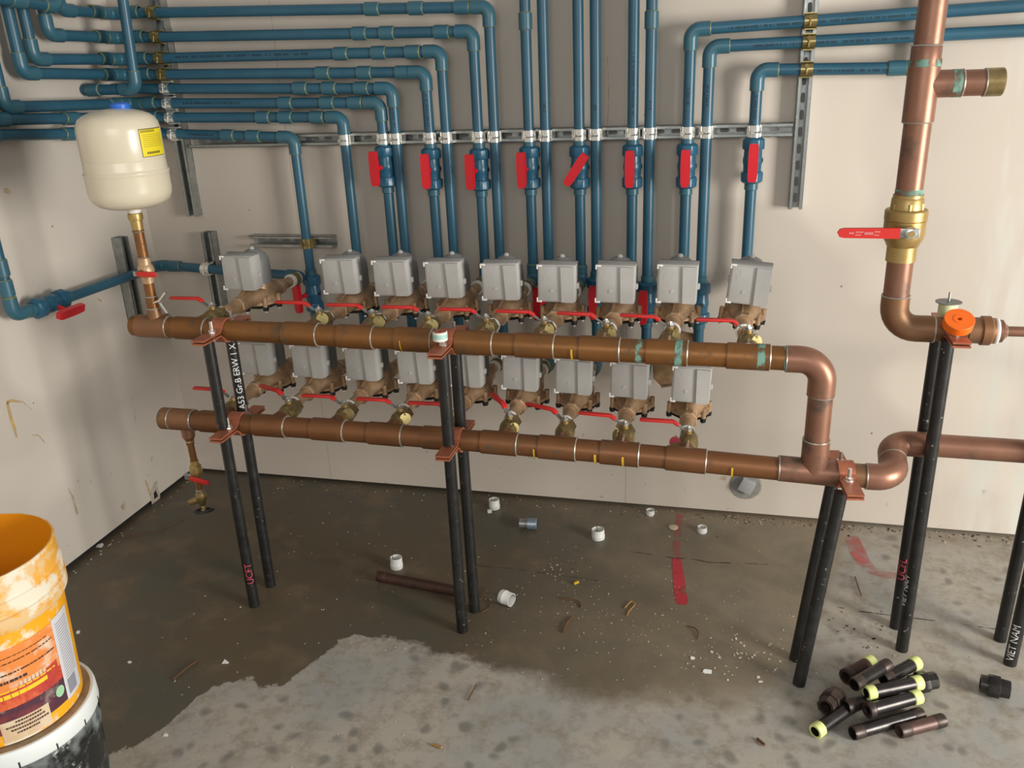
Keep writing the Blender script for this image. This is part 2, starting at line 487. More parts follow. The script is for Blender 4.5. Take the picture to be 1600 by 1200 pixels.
class MB:
    def __init__(self):
        self.v, self.f, self.m, self.mats = [], [], [], []

    def mi(self, mat):
        mat = M[mat]
        if mat not in self.mats:
            self.mats.append(mat)
        return self.mats.index(mat)

    def add(self, vs, fs, mat):
        k = len(self.v)
        i = self.mi(mat)
        self.v += [Vector(p) for p in vs]
        self.f += [[k + q for q in f] for f in fs]
        self.m += [i] * len(fs)
        return self

    def lathe(self, p0, axis, prof, mat, n=24, caps=True, squash=None, phase=0.0):
        """prof: (distance along axis, radius)"""
        a, u, v = frame(axis)
        p0 = Vector(p0)
        vs, fs = [], []
        for t, r in prof:
            for i in range(n):
                th = 2 * PI * i / n + phase
                q = u * (r * math.cos(th)) + v * (r * math.sin(th))
                vs.append(p0 + a * t + q)
        for k in range(len(prof) - 1):
            for i in range(n):
                j = (i + 1) % n
                fs.append([k * n + i, k * n + j, (k + 1) * n + j, (k + 1) * n + i])
        if caps:
            fs.append(list(range(n))[::-1])
            k = (len(prof) - 1) * n
            fs.append([k + i for i in range(n)])
        return self.add(vs, fs, mat)

    def cyl(self, p0, p1, r, mat, n=24, r1=None, bev=0.0):
        p0, p1 = Vector(p0), Vector(p1)
        L = (p1 - p0).length
        r1 = r if r1 is None else r1
        if bev:
            prof = [(0, r - bev), (bev, r), (L - bev, r1), (L, r1 - bev)]
        else:
            prof = [(0, r), (L, r1)]
        return self.lathe(p0, p1 - p0, prof, mat, n)

    def pipe(self, p0, p1, r, mat, n=24, wall=0.003):
        """hollow pipe, open ends"""
        p0, p1 = Vector(p0), Vector(p1)
        L = (p1 - p0).length
        ri = r - wall
        return self.lathe(p0, p1 - p0, [(L * 0.5, ri), (0, ri), (0, r), (L, r), (L, ri), (L * 0.5, ri)], mat, n, caps=False)

    def ring(self, c, axis, r, rt, mat, n=28, k=8):
        """torus, e.g. a bead of solder"""
        a, u, v = frame(axis)
        c = Vector(c)
        vs, fs = [], []
        for i in range(n):
            th = 2 * PI * i / n
            d = u * math.cos(th) + v * math.sin(th)
            for j in range(k):
                ph = 2 * PI * j / k
                vs.append(c + d * (r + rt * math.cos(ph)) + a * (rt * math.sin(ph)))
        for i in range(n):
            for j in range(k):
                fs.append([i * k + j, ((i + 1) % n) * k + j, ((i + 1) % n) * k + (j + 1) % k, i * k + (j + 1) % k])
        return self.add(vs, fs, mat)

    def sweep(self, pts, r, mat, n=20, caps=True):
        pts = [Vector(p) for p in pts]
        N = len(pts)
        tang = []
        for i in range(N):
            t = (pts[min(i + 1, N - 1)] - pts[max(i - 1, 0)]).normalized()
            tang.append(t)
        a, u, v = frame(tang[0])
        vs, fs = [], []
        for i in range(N):
            t = tang[i]
            u = (u - t * u.dot(t)).normalized()
            v = t.cross(u)
            rr = r[i] if isinstance(r, (list, tuple)) else r
            for k in range(n):
                th = 2 * PI * k / n
                vs.append(pts[i] + u * (rr * math.cos(th)) + v * (rr * math.sin(th)))
        for i in range(N - 1):
            for k in range(n):
                j = (k + 1) % n
                fs.append([i * n + k, i * n + j, (i + 1) * n + j, (i + 1) * n + k])
        if caps:
            fs.append(list(range(n))[::-1])
            fs.append([(N - 1) * n + k for k in range(n)])
        return self.add(vs, fs, mat)

    def box(self, c, s, mat, rot=None, bev=0.0, seg=2):
        bm = bmesh.new()
        bmesh.ops.create_cube(bm, size=1.0)
        for w in bm.verts:
            w.co = Vector((w.co.x * s[0], w.co.y * s[1], w.co.z * s[2]))
        if bev:
            bmesh.ops.bevel(bm, geom=list(bm.edges), offset=bev, segments=seg, affect='EDGES', profile=0.5)
        R = rot if rot is not None else Matrix.Identity(3)
        c = Vector(c)
        bm.verts.index_update()
        vs = [R @ w.co + c for w in bm.verts]
        fs = [[w.index for w in f.verts] for f in bm.faces]
        bm.free()
        return self.add(vs, fs, mat)

    def prism(self, poly, ax_o, ax_u, ax_v, depth, mat):
        """closed outline poly (u,v) extruded along u x v by depth"""
        o, u, v = Vector(ax_o), Vector(ax_u), Vector(ax_v)
        w = u.cross(v).normalized() * depth
        n = len(poly)
        vs = [o + u * p[0] + v * p[1] for p in poly] + [o + u * p[0] + v * p[1] + w for p in poly]
        fs = [list(range(n))[::-1], [n + i for i in range(n)]]
        for i in range(n):
            j = (i + 1) % n
            fs.append([i, j, n + j, n + i])
        return self.add(vs, fs, mat)

    def build(self, name, parent=None, origin=None, angle=35):
        if origin is None:
            top = parent
            while top is not None and top.parent is not None:
                top = top.parent
            origin = Vector(top.location) if top is not None and top.get('_w') else Vector((0, 0, 0))
        origin = Vector(origin)
        me = D.meshes.new(name)
        me.from_pydata([tuple(p - origin) for p in self.v], [], self.f)
        for mt in self.mats:
            me.materials.append(mt)
        me.polygons.foreach_set('material_index', self.m)
        bm = bmesh.new()
        bm.from_mesh(me)
        bmesh.ops.recalc_face_normals(bm, faces=bm.faces)
        bm.to_mesh(me)
        bm.free()
        me.polygons.foreach_set('use_smooth', [True] * len(me.polygons))
        me.set_sharp_from_angle(angle=math.radians(angle))
        o = D.objects.new(name, me)
        COL.objects.link(o)
        if parent is not None:
            o.parent = parent
        else:
            o.location = origin
        return o


def tag(o, label, cat, group=None):
    o['label'] = label
    o['category'] = cat
    if group:
        o['group'] = group
    return o


def thing(name, label, cat, loc=(0, 0, 0), group=None, world=True):
    """Empty at the base of a thing; with world=True its parts are given in room coordinates"""
    o = D.objects.new(name, None)
    o.empty_display_size = 0.05
    COL.objects.link(o)
    o.location = loc
    tag(o, label, cat, group)
    if world:
        o['_w'] = 1
    return o


def dup(root, loc, rot=(0, 0, 0), label=None, group=None):
    r = root.copy()
    COL.objects.link(r)
    r.location = loc
    r.rotation_euler = rot
    if label:
        r['label'] = label
    if group:
        r['group'] = group
    for ch in list(root.children):
        c = ch.copy()
        COL.objects.link(c)
        c.parent = r
        for g in list(ch.children):
            d = g.copy()
            COL.objects.link(d)
            d.parent = c
    return r


def struct(o):
    o['kind'] = 'structure'
    return o


ORD = ['first', 'second', 'third', 'fourth', 'fifth', 'sixth', 'seventh', 'eighth', 'ninth', 'tenth', 'eleventh', 'twelfth',
       'thirteenth', 'fourteenth', 'fifteenth', 'sixteenth', 'seventeenth', 'eighteenth']

# ------------------------------------------------------------------ the room
# back wall: boards standing just off the floor, with a broken hole low in the middle
HX0, HX1, HZ0, HZ1 = 1.935, 2.105, 0.485, 0.70
zb, zt = 0.012, 2.75
b = MB()
hole = [(HX0, HZ0 + .03), (HX0 + .03, HZ0), (HX0 + .07, HZ0 + .008), (HX0 + .11, HZ0 - .004), (HX1 - .02, HZ0 + .015), (HX1, HZ0 + .05),
        (HX1 - .012, HZ0 + .10), (HX1 + .004, HZ0 + .15), (HX1 - .02, HZ1 - .01), (HX0 + .09, HZ1), (HX0 + .03, HZ1 - .012), (HX0 - .006, HZ1 - .06)]
XL, XR = -0.012, 4.2
outer = [(XL, zb), (XR, zb), (XR, zt), (XL, zt)]
bm = bmesh.new()
ov = [bm.verts.new((x, 0, z)) for x, z in outer]
hv = [bm.verts.new((x, 0, z)) for x, z in hole]
ed = [bm.edges.new((ov[i], ov[(i + 1) % 4])) for i in range(4)] + [bm.edges.new((hv[i], hv[(i + 1) % len(hv)])) for i in range(len(hv))]
bmesh.ops.triangle_fill(bm, use_beauty=True, use_dissolve=False, edges=ed)
ret = bmesh.ops.extrude_face_region(bm, geom=list(bm.faces))
for w in [g for g in ret['geom'] if isinstance(g, bmesh.types.BMVert)]:
    w.co.y += 0.016
bm.verts.index_update()
b.add([w.co.copy() for w in bm.verts], [[w.index for w in f.verts] for f in bm.faces], 'wallback')
bm.free()
wall_back = struct(b.build('wall_back'))
hb = MB().box((2.02, 0.030, 0.60), (0.40, 0.012, 0.40), 'wood').build('hole_backing', wall_back)
# black sheet behind the boards, standing in for the shade in the foot gap
struct(MB().box((2.1, 0.085, 1.35), (4.6, 0.07, 2.9), 'black').build('shade_backing_1'))

b = MB().box((-0.006, -2.2, 1.385), (0.012, 4.4, 2.73), 'wallleft')
b.v = [p + Vector((0, 0, 0)) for p in b.v]
wall_left = struct(b.build('wall_left'))
struct(MB().box((-0.05, -2.2, 1.35), (0.07, 4.5, 2.9), 'black').build('shade_backing_2'))  # same black backing for the shaded gap under the left wall
fl = struct(MB().box((2.1, -2.3, -0.05), (5.2, 5.2, 0.10), 'floor').build('floor'))


def ribbon(pts, widths, nrm, mat, lift=0.0008):
    """flat smear along a polyline lying on a surface with normal nrm"""
    pts = [Vector(p) for p in pts]
    nrm = Vector(nrm)
    vs = []
    for i, p in enumerate(pts):
        t = (pts[min(i + 1, len(pts) - 1)] - pts[max(i - 1, 0)]).normalized()
        s = nrm.cross(t).normalized()
        w = widths[i] if isinstance(widths, (list, tuple)) else widths
        vs += [p + s * w / 2 + nrm * lift, p - s * w / 2 + nrm * lift]
    fs = [[2 * i, 2 * i + 1, 2 * i + 3, 2 * i + 2] for i in range(len(pts) - 1)]
    return MB().add(vs, fs, mat)


# stains on the left wall
for pts, w, mt in (([(12, 632), (11, 628), (18, 626), (35, 628), (50, 640)], [.006, .010, .010, .006, .003], 'ochre'),
                   ([(11, 628), (16, 650), (22, 668), (26, 684)], [.010, .012, .012, .008], 'ochre'),
                   ([(50, 680), (60, 680), (70, 692)], [.005, .005, .003], 'ochre'),
                   ([(106, 762), (114, 778), (120, 800), (121, 804)], [.004, .010, .012, .006], 'tanstain'),
                   ([(190, 795), (196, 786), (198, 781)], [.020, .030, .016], 'tanstain'),
                   ([(227, 750), (233, 768), (236, 776)], [.006, .012, .012], 'ochre'),
                   ([(6, 297), (12, 299), (16, 302)], [.014, .018, .010], 'ochre'),
                   ([(152, 466), (156, 469), (158, 471)], [.006, .007, .004], 'ochre'),
                   ([(205, 622), (210, 640), (212, 660)], [.004, .004, .003], 'tanstain')):
    ribbon([at(x, y, 0, 0.0) for x, y in pts], w, (1, 0, 0), mt).build('stain', wall_left)
# stains on the back wall
for pts, w, mt in (([(949, 88), (950, 110), (951, 160), (950, 180), (949, 196)], .0022, 'tanstain'),
                   ([(1125, 745), (1135, 748)], .02, 'tanstain')):
    ribbon([at(x, y, 1, 0.0) for x, y in pts], w, (0, -1, 0), mt).build('stain', wall_back)
# broken notch at the foot of the left wall
p = at(241, 767, 0, 0)
MB().prism([(-.03, -.045), (.022, -.045), (.028, -.02), (.02, .0), (.028, .03), (.016, .036), (-.004, .02), (-.026, .012)],
           (0.0005, p.y, p.z), (0, 1, 0), (0, 0, 1), 0.0015, 'plaster').build('notch', wall_left)
MB().prism([(-.012, -.03), (.012, -.03), (.006, .0), (-.008, -.006)], (0.002, p.y, p.z), (0, 1, 0), (0, 0, 1), 0.001, 'black').build('notch_hole', wall_left)

# painted marks and cracks on the floor
ribbon([at(x, y, 2, 0) for x, y in ((1062, 803), (1059, 825), (1057, 850), (1058, 873))], [.022, .026, .026, .028], (0, 0, 1), 'redfaint').build('paint_line', fl)
ribbon([at(x, y, 2, 0) for x, y in ((1057, 872), (1060, 900), (1063, 925), (1065, 938), (1066, 945))], [.028, .037, .039, .040, .026], (0, 0, 1), 'redpaint').build('paint_line', fl)
ribbon([at(x, y, 2, 0) for x, y in ((1330, 838), (1340, 862), (1350, 880), (1365, 893), (1385, 899), (1402, 900))], [.05, .055, .05, .04, .045, .03], (0, 0, 1), 'redfaint').build('paint_line', fl)
for pts, w in (([(985, 862), (1020, 867), (1052, 872), (1078, 873), (1110, 879), (1150, 880), (1200, 882)], .004),
               ([(748, 884), (795, 888), (830, 893), (880, 900), (940, 908), (985, 912)], .0025),
               ([(1290, 945), (1340, 955), (1395, 962), (1500, 975), (1600, 990)], .004)):
    ribbon([at(x, y, 2, 0) for x, y in pts], w, (0, 0, 1), 'crack').build('crack', fl)

# ------------------------------------------------------------------ galvanised strut channel
ST = 0.041


def strut_mb(L, slots=True):
    """C-channel lying along +X from 0, back web at y=0, open towards -Y"""
    m = MB()
    t = 0.0025
    m.box((L / 2, -t / 2, 0), (L, t, ST), 'zinc')
    for s in (-1, 1):
        m.box((L / 2, -ST / 2, s * (ST / 2 - t / 2)), (L, ST, t), 'zinc')
        m.box((L / 2, -ST + t / 2, s * (ST / 2 - 0.0045)), (L, t, 0.009), 'zinc')
        m.box((L / 2, -ST + 0.004, s * (ST / 2 - 0.009)), (L, 0.008, t), 'zinc')
    if slots:
        k = 0.03
        while k < L - 0.03:
            pts = []
            for i in range(12):
                th = 2 * PI * i / 12
                pts.append((k + 0.007 * math.cos(th) + (0.008 if math.cos(th) > 0 else -0.008), 0.0065 * math.sin(th)))
            m.prism([(a, c) for a, c in pts], (0, -t - 0.0006, 0), (1, 0, 0), (0, 0, 1), 0.0004, 'slot')
            k += 0.05
    return m


def strut(label, p0, L, rot, group='galvanised strut channels', slots=True):
    o = strut_mb(L, slots).build('strut_channel', None, (0, 0, 0))
    o.location = p0
    o.rotation_euler = rot
    tag(o, label, 'strut channel', group)
    return o


strut('long horizontal slotted steel channel across the back wall behind the blue risers', (0.262, 0, 1.363), 2.082, (0, 0, 0))
strut('tall vertical steel channel near the corner behind the horizontal blue pipes', (0.222, 0, 1.095), 1.3, (0, -PI / 2, 0))
strut('short vertical steel channel on the back wall carrying the lowest horizontal blue pipe', (0.268, 0, 0.70), 0.335, (0, -PI / 2, 0))
strut('vertical slotted steel channel under three blue pipes at the right', (2.369, 0, 1.123), 1.3, (0, -PI / 2, 0))
strut('short horizontal steel channel on the back wall above the leftmost grey meter box', (0.445, 0, 1.004), 0.335, (0, 0, 0))
o = strut('short vertical steel channel on the left wall behind the cream tank', (0, -0.205, 0.72), 0.33, (0, -PI / 2, PI / 2), slots=False)

# ------------------------------------------------------------------ blue pipework
RB, RF = 0.0172, 0.0213     # pipe, fitting radius
YB = -0.060                 # distance of the pipes from the wall


def blue_run(label, pts, couplings=(), group='blue plastic pipe runs', elbow_first=True, prints=(), end_caps=()):
    pts = [Vector(p) for p in pts]
    root = thing('plastic_pipe', label, 'pipe', pts[0], group)
    rb = 0.027
    ends = [pts[0].copy()]
    n = len(pts)
    cur = pts[0]
    for i in range(1, n):
        p = pts[i]
        d = (p - cur).normalized()
        stop = p
        if i < n - 1:
            d1 = (p - pts[i - 1]).normalized()
            d2 = (pts[i + 1] - p).normalized()
            ang = d1.angle(d2)
            cut = rb * math.tan(ang / 2)
            stop = p - d1 * cut
        MB().cyl(cur, stop, RB, 'blue', 20).build('pipe', root)
        if i < n - 1:
            m = MB()
            axis = d1.cross(d2).normalized()
            ctr = p - d1 * cut + (d2 - d1 * d2.dot(d1)).normalized() * rb
            arc = []
            st = p - d1 * cut - ctr
            for k in range(11):
                q = Matrix.Rotation(ang * k / 10, 3, axis) @ st
                arc.append(ctr + q)
            sock = 0.030
            path = [arc[0] - d1 * sock, arc[0] - d1 * 0.001] + arc[1:-1] + [arc[-1] + d2 * 0.001, arc[-1] + d2 * sock]
            m.sweep(path, RF, 'bluefit', 24)
            m.ring(arc[0] - d1 * sock, d1, RB + 0.001, 0.0022, 'glue', 20, 6)
            m.ring(arc[-1] + d2 * sock, d2, RB + 0.001, 0.0022, 'glue', 20, 6)
            m.build('elbow', root)
            cur = arc[-1]
    for (c, d) in couplings:
        c = Vector(c)
        d = Vector(d).normalized()
        m = MB()
        m.lathe(c - d * 0.024, d, [(0, RB), (0, RF - .001), (.001, RF), (.047, RF), (.048, RF - .001), (.048, RB)], 'bluefit', 24, caps=False)
        m.ring(c + d * 0.0245, d, RB + 0.0012, 0.0022, 'glue', 20, 6)
        m.ring(c - d * 0.0245, d, RB + 0.0004, 0.0016, 'glue', 20, 6)
        m.build('coupling', root)
    for (a, c, ang) in prints:
        printing(a, c, ang).build('print', root)
    return root


def printing(a, c, nrm):
    """a faded, illegible line of maker's print along a pipe from a to c, on the side facing nrm"""
    a, c = Vector(a), Vector(c)
    d = (c - a).normalized()
    L = (c - a).length
    nrm = Vector(nrm)
    nrm = (nrm - d * nrm.dot(d)).normalized()
    s = d.cross(nrm)
    m = MB()
    t = 0.0
    while t < L:
        w = random.uniform(0.0018, 0.0042)
        if random.random() < 0.84:
            h = random.choice((0.0034, 0.0040, 0.0028))
            vs = []
            for dt, hh in ((t, -h), (t + w * .7, -h), (t + w * .7, h), (t, h)):
                an = hh / RB
                vs.append(a + d * dt + nrm * (RB + .0004) * math.cos(an) + s * (RB + .0004) * math.sin(an))
            m.add(vs, [[0, 1, 2, 3]], 'ink')
        t += w + (random.uniform(0.003, 0.006) if random.random() < 0.12 else 0.0006)
    return m


def seg_at(px, py, val=YB):
    return at(px, py, 1, val)


CX = 0.060      # distance of the left wall pipes from that wall
FACE = (0.1, -1, 0.25)
UP = (0, 0, 1)
# name: riser x, corner elbow z, z at the corner, left wall run [(y,z)...], rises?, coupling pixels
LEFT = [
    (0.690, 1.374, 1.402, [(-0.386, 1.426), (-0.737, 1.453)], True, [(357, 213), (397, 215)]),
    (0.881, 1.436, 1.455, [(-0.369, 1.474), (-0.690, 1.493)], True, [(412, 184), (447, 184), (496, 184)]),
    (1.022, 1.479, 1.503, [(-0.63, 1.524)], True, [(447, 163), (512, 163), (556, 162)]),
    (1.068, 1.523, 1.555, None, False, [(470, 138), (515, 138), (565, 138)]),
    (1.188, 1.569, 1.600, [(-0.530, 1.617)], True, [(505, 115), (570, 115), (630, 115)]),
    (1.246, 1.630, 1.652, [(-0.470, 1.656)], True, [(533, 83), (592, 80), (645, 78)]),
    (1.356, 1.684, 1.722, [(-0.385, 1.727)], True, [(562, 52), (605, 50), (690, 47)]),
    (1.411, 1.752, 1.80, [(-0.310, 1.802)], True, [(582, 18), (650, 12), (722, 8)]),
]
LEV = ['lowest', 'second lowest', 'third lowest', 'fourth lowest', 'fourth highest', 'third highest', 'second highest', 'topmost']
UPX = [0.672, 1.022, 1.188, 1.357, 1.527, 1.692, 1.862, 2.032, 2.231]
LOX = [0.690, 0.881, 1.068, 1.246, 1.411, 1.582, 1.745, 1.915, 2.089]
ZU, ZL = 1.270, 0.818      # centres of the plastic isolating valves


def header_z(x, up):
    if up:
        return 0.908 + (x - 0.47) * (0.885 - 0.908) / (2.36 - 0.47)
    pts = [(0.4, 0.612), (1.1, 0.610), (1.55, 0.605), (2.0, 0.5955), (2.3, 0.5845), (2.7, 0.579)]
    for (a, za), (c, zc) in zip(pts, pts[1:]):
        if x <= c:
            return za + (zc - za) * (x - a) / (c - a)
    return pts[-1][1]


YT = -0.150     # where the metal tail of a branch meets the blue elbow
side = {0.690: 'lower', 0.881: 'lower', 1.022: 'upper', 1.068: 'lower', 1.188: 'upper', 1.246: 'lower', 1.356: 'upper', 1.411: 'lower'}
for i, (x, ze, zc, lw, rises, cps) in enumerate(LEFT):
    upper = side[x] == 'upper'
    zb_ = header_z(x, upper) - 0.012
    nm = 'blue pipe bending left at the %s level, feeding the %s meter row' % (
        LEV[i], side[x])
    couple = []
    for (u, v) in cps:
        q = at(u, v, 1, YB)
        f = (q.x - CX) / (x - CX)
        couple.append(((q.x, YB, zc + (ze - zc) * f), (1, 0, (ze - zc) / (x - CX))))
    pts = [(x, YB, ze)]
    corner = (CX, YB, zc)
    tail = []
    if lw is not None:
        tail = [corner] + [(CX, y, z) for y, z in lw]
        if rises:
            tail.append((CX, lw[-1][0], 2.5))
        q = Vector(corner)
        couple.append(((CX, YB - 0.085, zc + .003), (0, -1, 0.02)))
        couple.append(((CX + 0.085, YB, zc), (1, 0, 0)))
    else:
        tail = [(0.004, YB, zc)]
    # the section below the plastic valve and the section above it are glued into it: one run
    prints = []
    if i in (0, 2, 5):
        xa, xb = 0.29, 0.29 + (0.10, 0.22, 0.5)[(0, 2, 5).index(i)]
        fz = lambda q: zc + (ze - zc) * (q - CX) / (x - CX)
        prints.append(((xa, YB, fz(xa)), (xb, YB, fz(xb)), (0, -1, 0.1)))
    if i in (3, 4):
        prints.append(((x, YB, 1.5), (x, YB, 1.40), (0.2, -1, 0)))
    zv = ZU if upper else ZL
    hasvalve = upper or x == 0.690
    lowp = [(x, YT, zb_), (x, YB, zb_)]
    if hasvalve:
        blue_run(nm, [(x, YB, zv + 0.05)] + pts + tail, couple, prints=prints)
        blue_run('short blue drop pipe below the plastic valve, %s from left in the %s row' % (
            ORD[(UPX.index(min(UPX, key=lambda t: abs(t - x))) if upper else LOX.index(x))], side[x]),
            lowp + [(x, YB, zv - 0.05)], group='short blue drops below plastic valves')
    else:
        blue_run(nm, lowp + pts + tail, couple, prints=prints)

for x in (1.527, 1.582, 1.692, 1.745, 1.862, 1.915):
    upper = min(abs(x - t) for t in UPX) < 0.005
    zb_ = header_z(x, upper) - 0.012
    zv = ZU if upper else ZL
    row = 'upper' if upper else 'lower'
    n = (UPX.index(x) if upper else LOX.index(x))
    lowp = [(x, YT, zb_), (x, YB, zb_)]
    cp = []
    if x in (1.527,):
        cp = [((x, YB, 1.705), UP)]
    if x in (1.915,):
        cp = [((x, YB, 1.690), UP)]
    pr = []
    if x in (1.862,):
        pr = [((x, YB, 1.60), (x, YB, 1.42), (.1, -1, 0))]
    if x in (1.915, 1.745, 1.582):
        pr = [((x, YB, 1.46), (x, YB, 1.435), (.1, -1, 0))]
    blue_run('straight blue riser running up out of view to %s meter, %s row' % (ORD[n], row),
             [(x, YB, zv + 0.05), (x, YB, 2.6)], cp, prints=pr)
    blue_run('short blue drop pipe below the plastic valve, %s from left in the %s row' % (ORD[n], row),
             lowp + [(x, YB, zv - 0.05)], group='short blue drops below plastic valves')

for x, ze, x1, z1, row, n, desc in ((2.032, 1.658, 3.9, 1.70, 'upper', 7, 'topmost blue pipe bending right to the right edge'),
                                    (2.089, 1.608, 3.9, 1.622, 'lower', 8, 'second blue pipe bending right below the topmost one'),
                                    (2.231, 1.538, 2.70, 1.527, 'upper', 8, 'lowest blue pipe bending right, ending behind the tall copper riser')):
    upper = row == 'upper'
    zb_ = header_z(x, upper) - 0.012
    zv = ZU if upper else ZL
    tail = [(x, YB, ze), (x1, YB, z1)]
    if x == 2.231:
        tail.append((x1, YB, 2.5))
    fz = lambda q: ze + (z1 - ze) * (q - x) / (x1 - x)
    pr = [((x + .11, YB, fz(x + .11)), (x + (.62 if x < 2.2 else .36), YB, fz(x + (.62 if x < 2.2 else .36))), (0, -1, -.25)),
          ((x, YB, 1.50 if x < 2.2 else 1.47), (x, YB, 1.44 if x < 2.2 else 1.40), (-.1, -1, 0))]
    cp = [((2.615, YB, fz(2.615)), (1, 0, 0))] if x == 2.231 else []
    blue_run(desc, [(x, YB, zv + 0.05)] + tail, cp, prints=pr)
    blue_run('short blue drop pipe below the plastic valve, %s from left in the %s row' % (ORD[n], row),
             [(x, YT, zb_), (x, YB, zb_), (x, YB, zv - 0.05)], group='short blue drops below plastic valves')

# first upper meter: pipe round the corner and along the left wall to an elbow valve
blue_run('low blue pipe from the first upper meter round the corner to a horizontal valve',
         [(0.672, -0.165, 0.893), (0.672, -0.100, 0.891), (CX, YB, 0.913), (CX, -0.575, 0.920)],
         [((0.13, YB - .006, 0.911), (1, 0, 0))])
blue_run('blue pipe coming down the left wall to an elbow beside the horizontal plastic valve',
         [(CX, -0.70, 0.925), (CX, -0.790, 0.926), (CX, -0.790, 2.6)], [((CX, -0.790, 1.012), UP), ((CX, -0.790, 1.075), UP)])
# pipe dropping in front of the corner and going through the left wall
blue_run('blue pipe dropping in front of the others at the corner into the left wall',
         [(-0.003, -0.209, 1.557), (0.209, -0.209, 1.553), (0.245, -0.209, 2.3)], [((0.045, -0.209, 1.556), (1, 0, 0))])
blue_run('blue pipe crossing in front of the vertical pipes at the top left',
         [(0.115, -3.0, 1.96), (0.115, -0.385, 1.805), (0.115, -0.385, 2.4)], [((0.115, -0.55, 1.815), (0, 1, -.06))])


# ---- plastic union ball valve (local: axis Z, stem towards -Y)
def plastic_valve(label, rootgroup):
    t = thing('plastic_valve', label, 'valve', (0, 0, 0), rootgroup, world=False)
    m = MB()
    m.lathe((0, 0, -0.042), (0, 0, 1), [(0, .022), (.004, .0265), (.03, .0275), (.036, .0295), (.048, .0295), (.054, .0275), (.080, .0265), (.084, .022)], 'bluevalve', 28)
    m.cyl((0, -.018, 0), (0, -.036, 0), .011, 'bluevalve', 18)
    m.cyl((.026, 0, 0), (.031, 0, 0), .006, 'blackplastic', 12)
    m.build('body', t)
    for s in (-1, 1):
        m = MB()
        n = 32
        prof = [(.032, .022), (.034, .0315), (.038, .0332), (.062, .0325), (.067, .0275), (.069, .0212)]
        a, u, v = frame((0, 0, 1))
        vs, fs = [], []
        for z, r in prof:
            for i in range(n):
                th = 2 * PI * i / n
                rr = r * (1.0 + (.022 if (i // 2) % 2 else -.022)) if r > .028 else r
                vs.append(Vector((rr * math.cos(th), rr * math.sin(th), s * z)))
        for k in range(len(prof) - 1):
            for i in range(n):
                j = (i + 1) % n
                fs.append([k * n + i, k * n + j, (k + 1) * n + j, (k + 1) * n + i])
        m.add(vs, fs, 'bluevalve')
        m.build('union_nut', t)
        MB().lathe((0, 0, s * .060), (0, 0, s), [(0, .0205), (.028, .0205), (.030, RB)], 'bluefit', 24).build('socket', t)
    m = MB()
    m.cyl((0, -.034, 0), (0, -.060, 0), .0085, 'redhandle', 16, r1=.0065)
    m.prism([(-.0095, -.055), (.0095, -.055), (.0135, -.043), (.0145, .0), (.0140, .042), (.0120, .057), (-.0120, .057), (-.0140, .042), (-.0145, .0), (-.0135, -.043)],
            (0, -.070, 0), (-1, 0, 0), (0, 0, 1), -0.016, 'redhandle')
    h = m.build('handle', t)
    return t, h


pv0, _h = plastic_valve('red handled blue plastic valve', 'blue plastic valves under the wall channel')
HANDLES_ROT = {1.692: 32}
ups = [x for x in UPX[1:]]
vdesc = ['leftmost'] + [k + ' from left' for k in ORD[1:7]] + ['rightmost']
vz = [1.272, 1.262, 1.258, 1.262, 1.262, 1.262, 1.262, 1.276]
for i, x in enumerate(ups):
    lab = 'blue plastic valve with upright red handle, %s under the long wall channel' % vdesc[i]
    if x == 1.692:
        lab = 'blue plastic union valve whose red handle is turned diagonally, under the long wall channel'
    o = dup(pv0, (x, YB, vz[i]), (0, 0, 0), lab) if i else pv0
    if i == 0:
        o.location = (x, YB, vz[i])
        o['label'] = lab
    yawv = {1.022: -8, 1.188: 3, 1.357: -10, 1.527: -8}.get(x, 0)
    o.rotation_euler = (0, 0, math.radians(yawv))
    if x == 1.692:
        for c in o.children:
            if c.name.startswith('handle'):
                c.rotation_euler = (0, math.radians(34), 0)
                c.location = (-0.0, 0, 0)
for x, wh in ((0.690, 'beside the first upper meter'), (1.582, 'behind the sixth upper meter box'), (1.745, 'between the sixth and seventh upper meter boxes'),
              (1.915, 'between the seventh and eighth upper meter boxes'), (2.089, 'behind the right side of the eighth upper meter')):
    dup(pv0, (x, YB, ZL + (0.012 if x == 1.745 else 0)), (0, 0, math.radians({0.690: -20, 1.582: -20, 1.745: 0, 1.915: -4}.get(x, -75))),
        'low blue plastic valve with red handle, %s' % wh, 'blue plastic valves behind the meters')
o = dup(pv0, (CX, -0.640, 0.922), (0, 0, 0), 'blue plastic valve lying horizontally on the left wall with red handle', 'blue plastic valve on the left wall')
o.matrix_world = Matrix(((0, -1, 0, CX), (0, 0, 1, -0.640), (-1, 0, 0, 0.922), (0, 0, 0, 1))) @ Matrix.Rotation(math.radians(18), 4, 'Z')


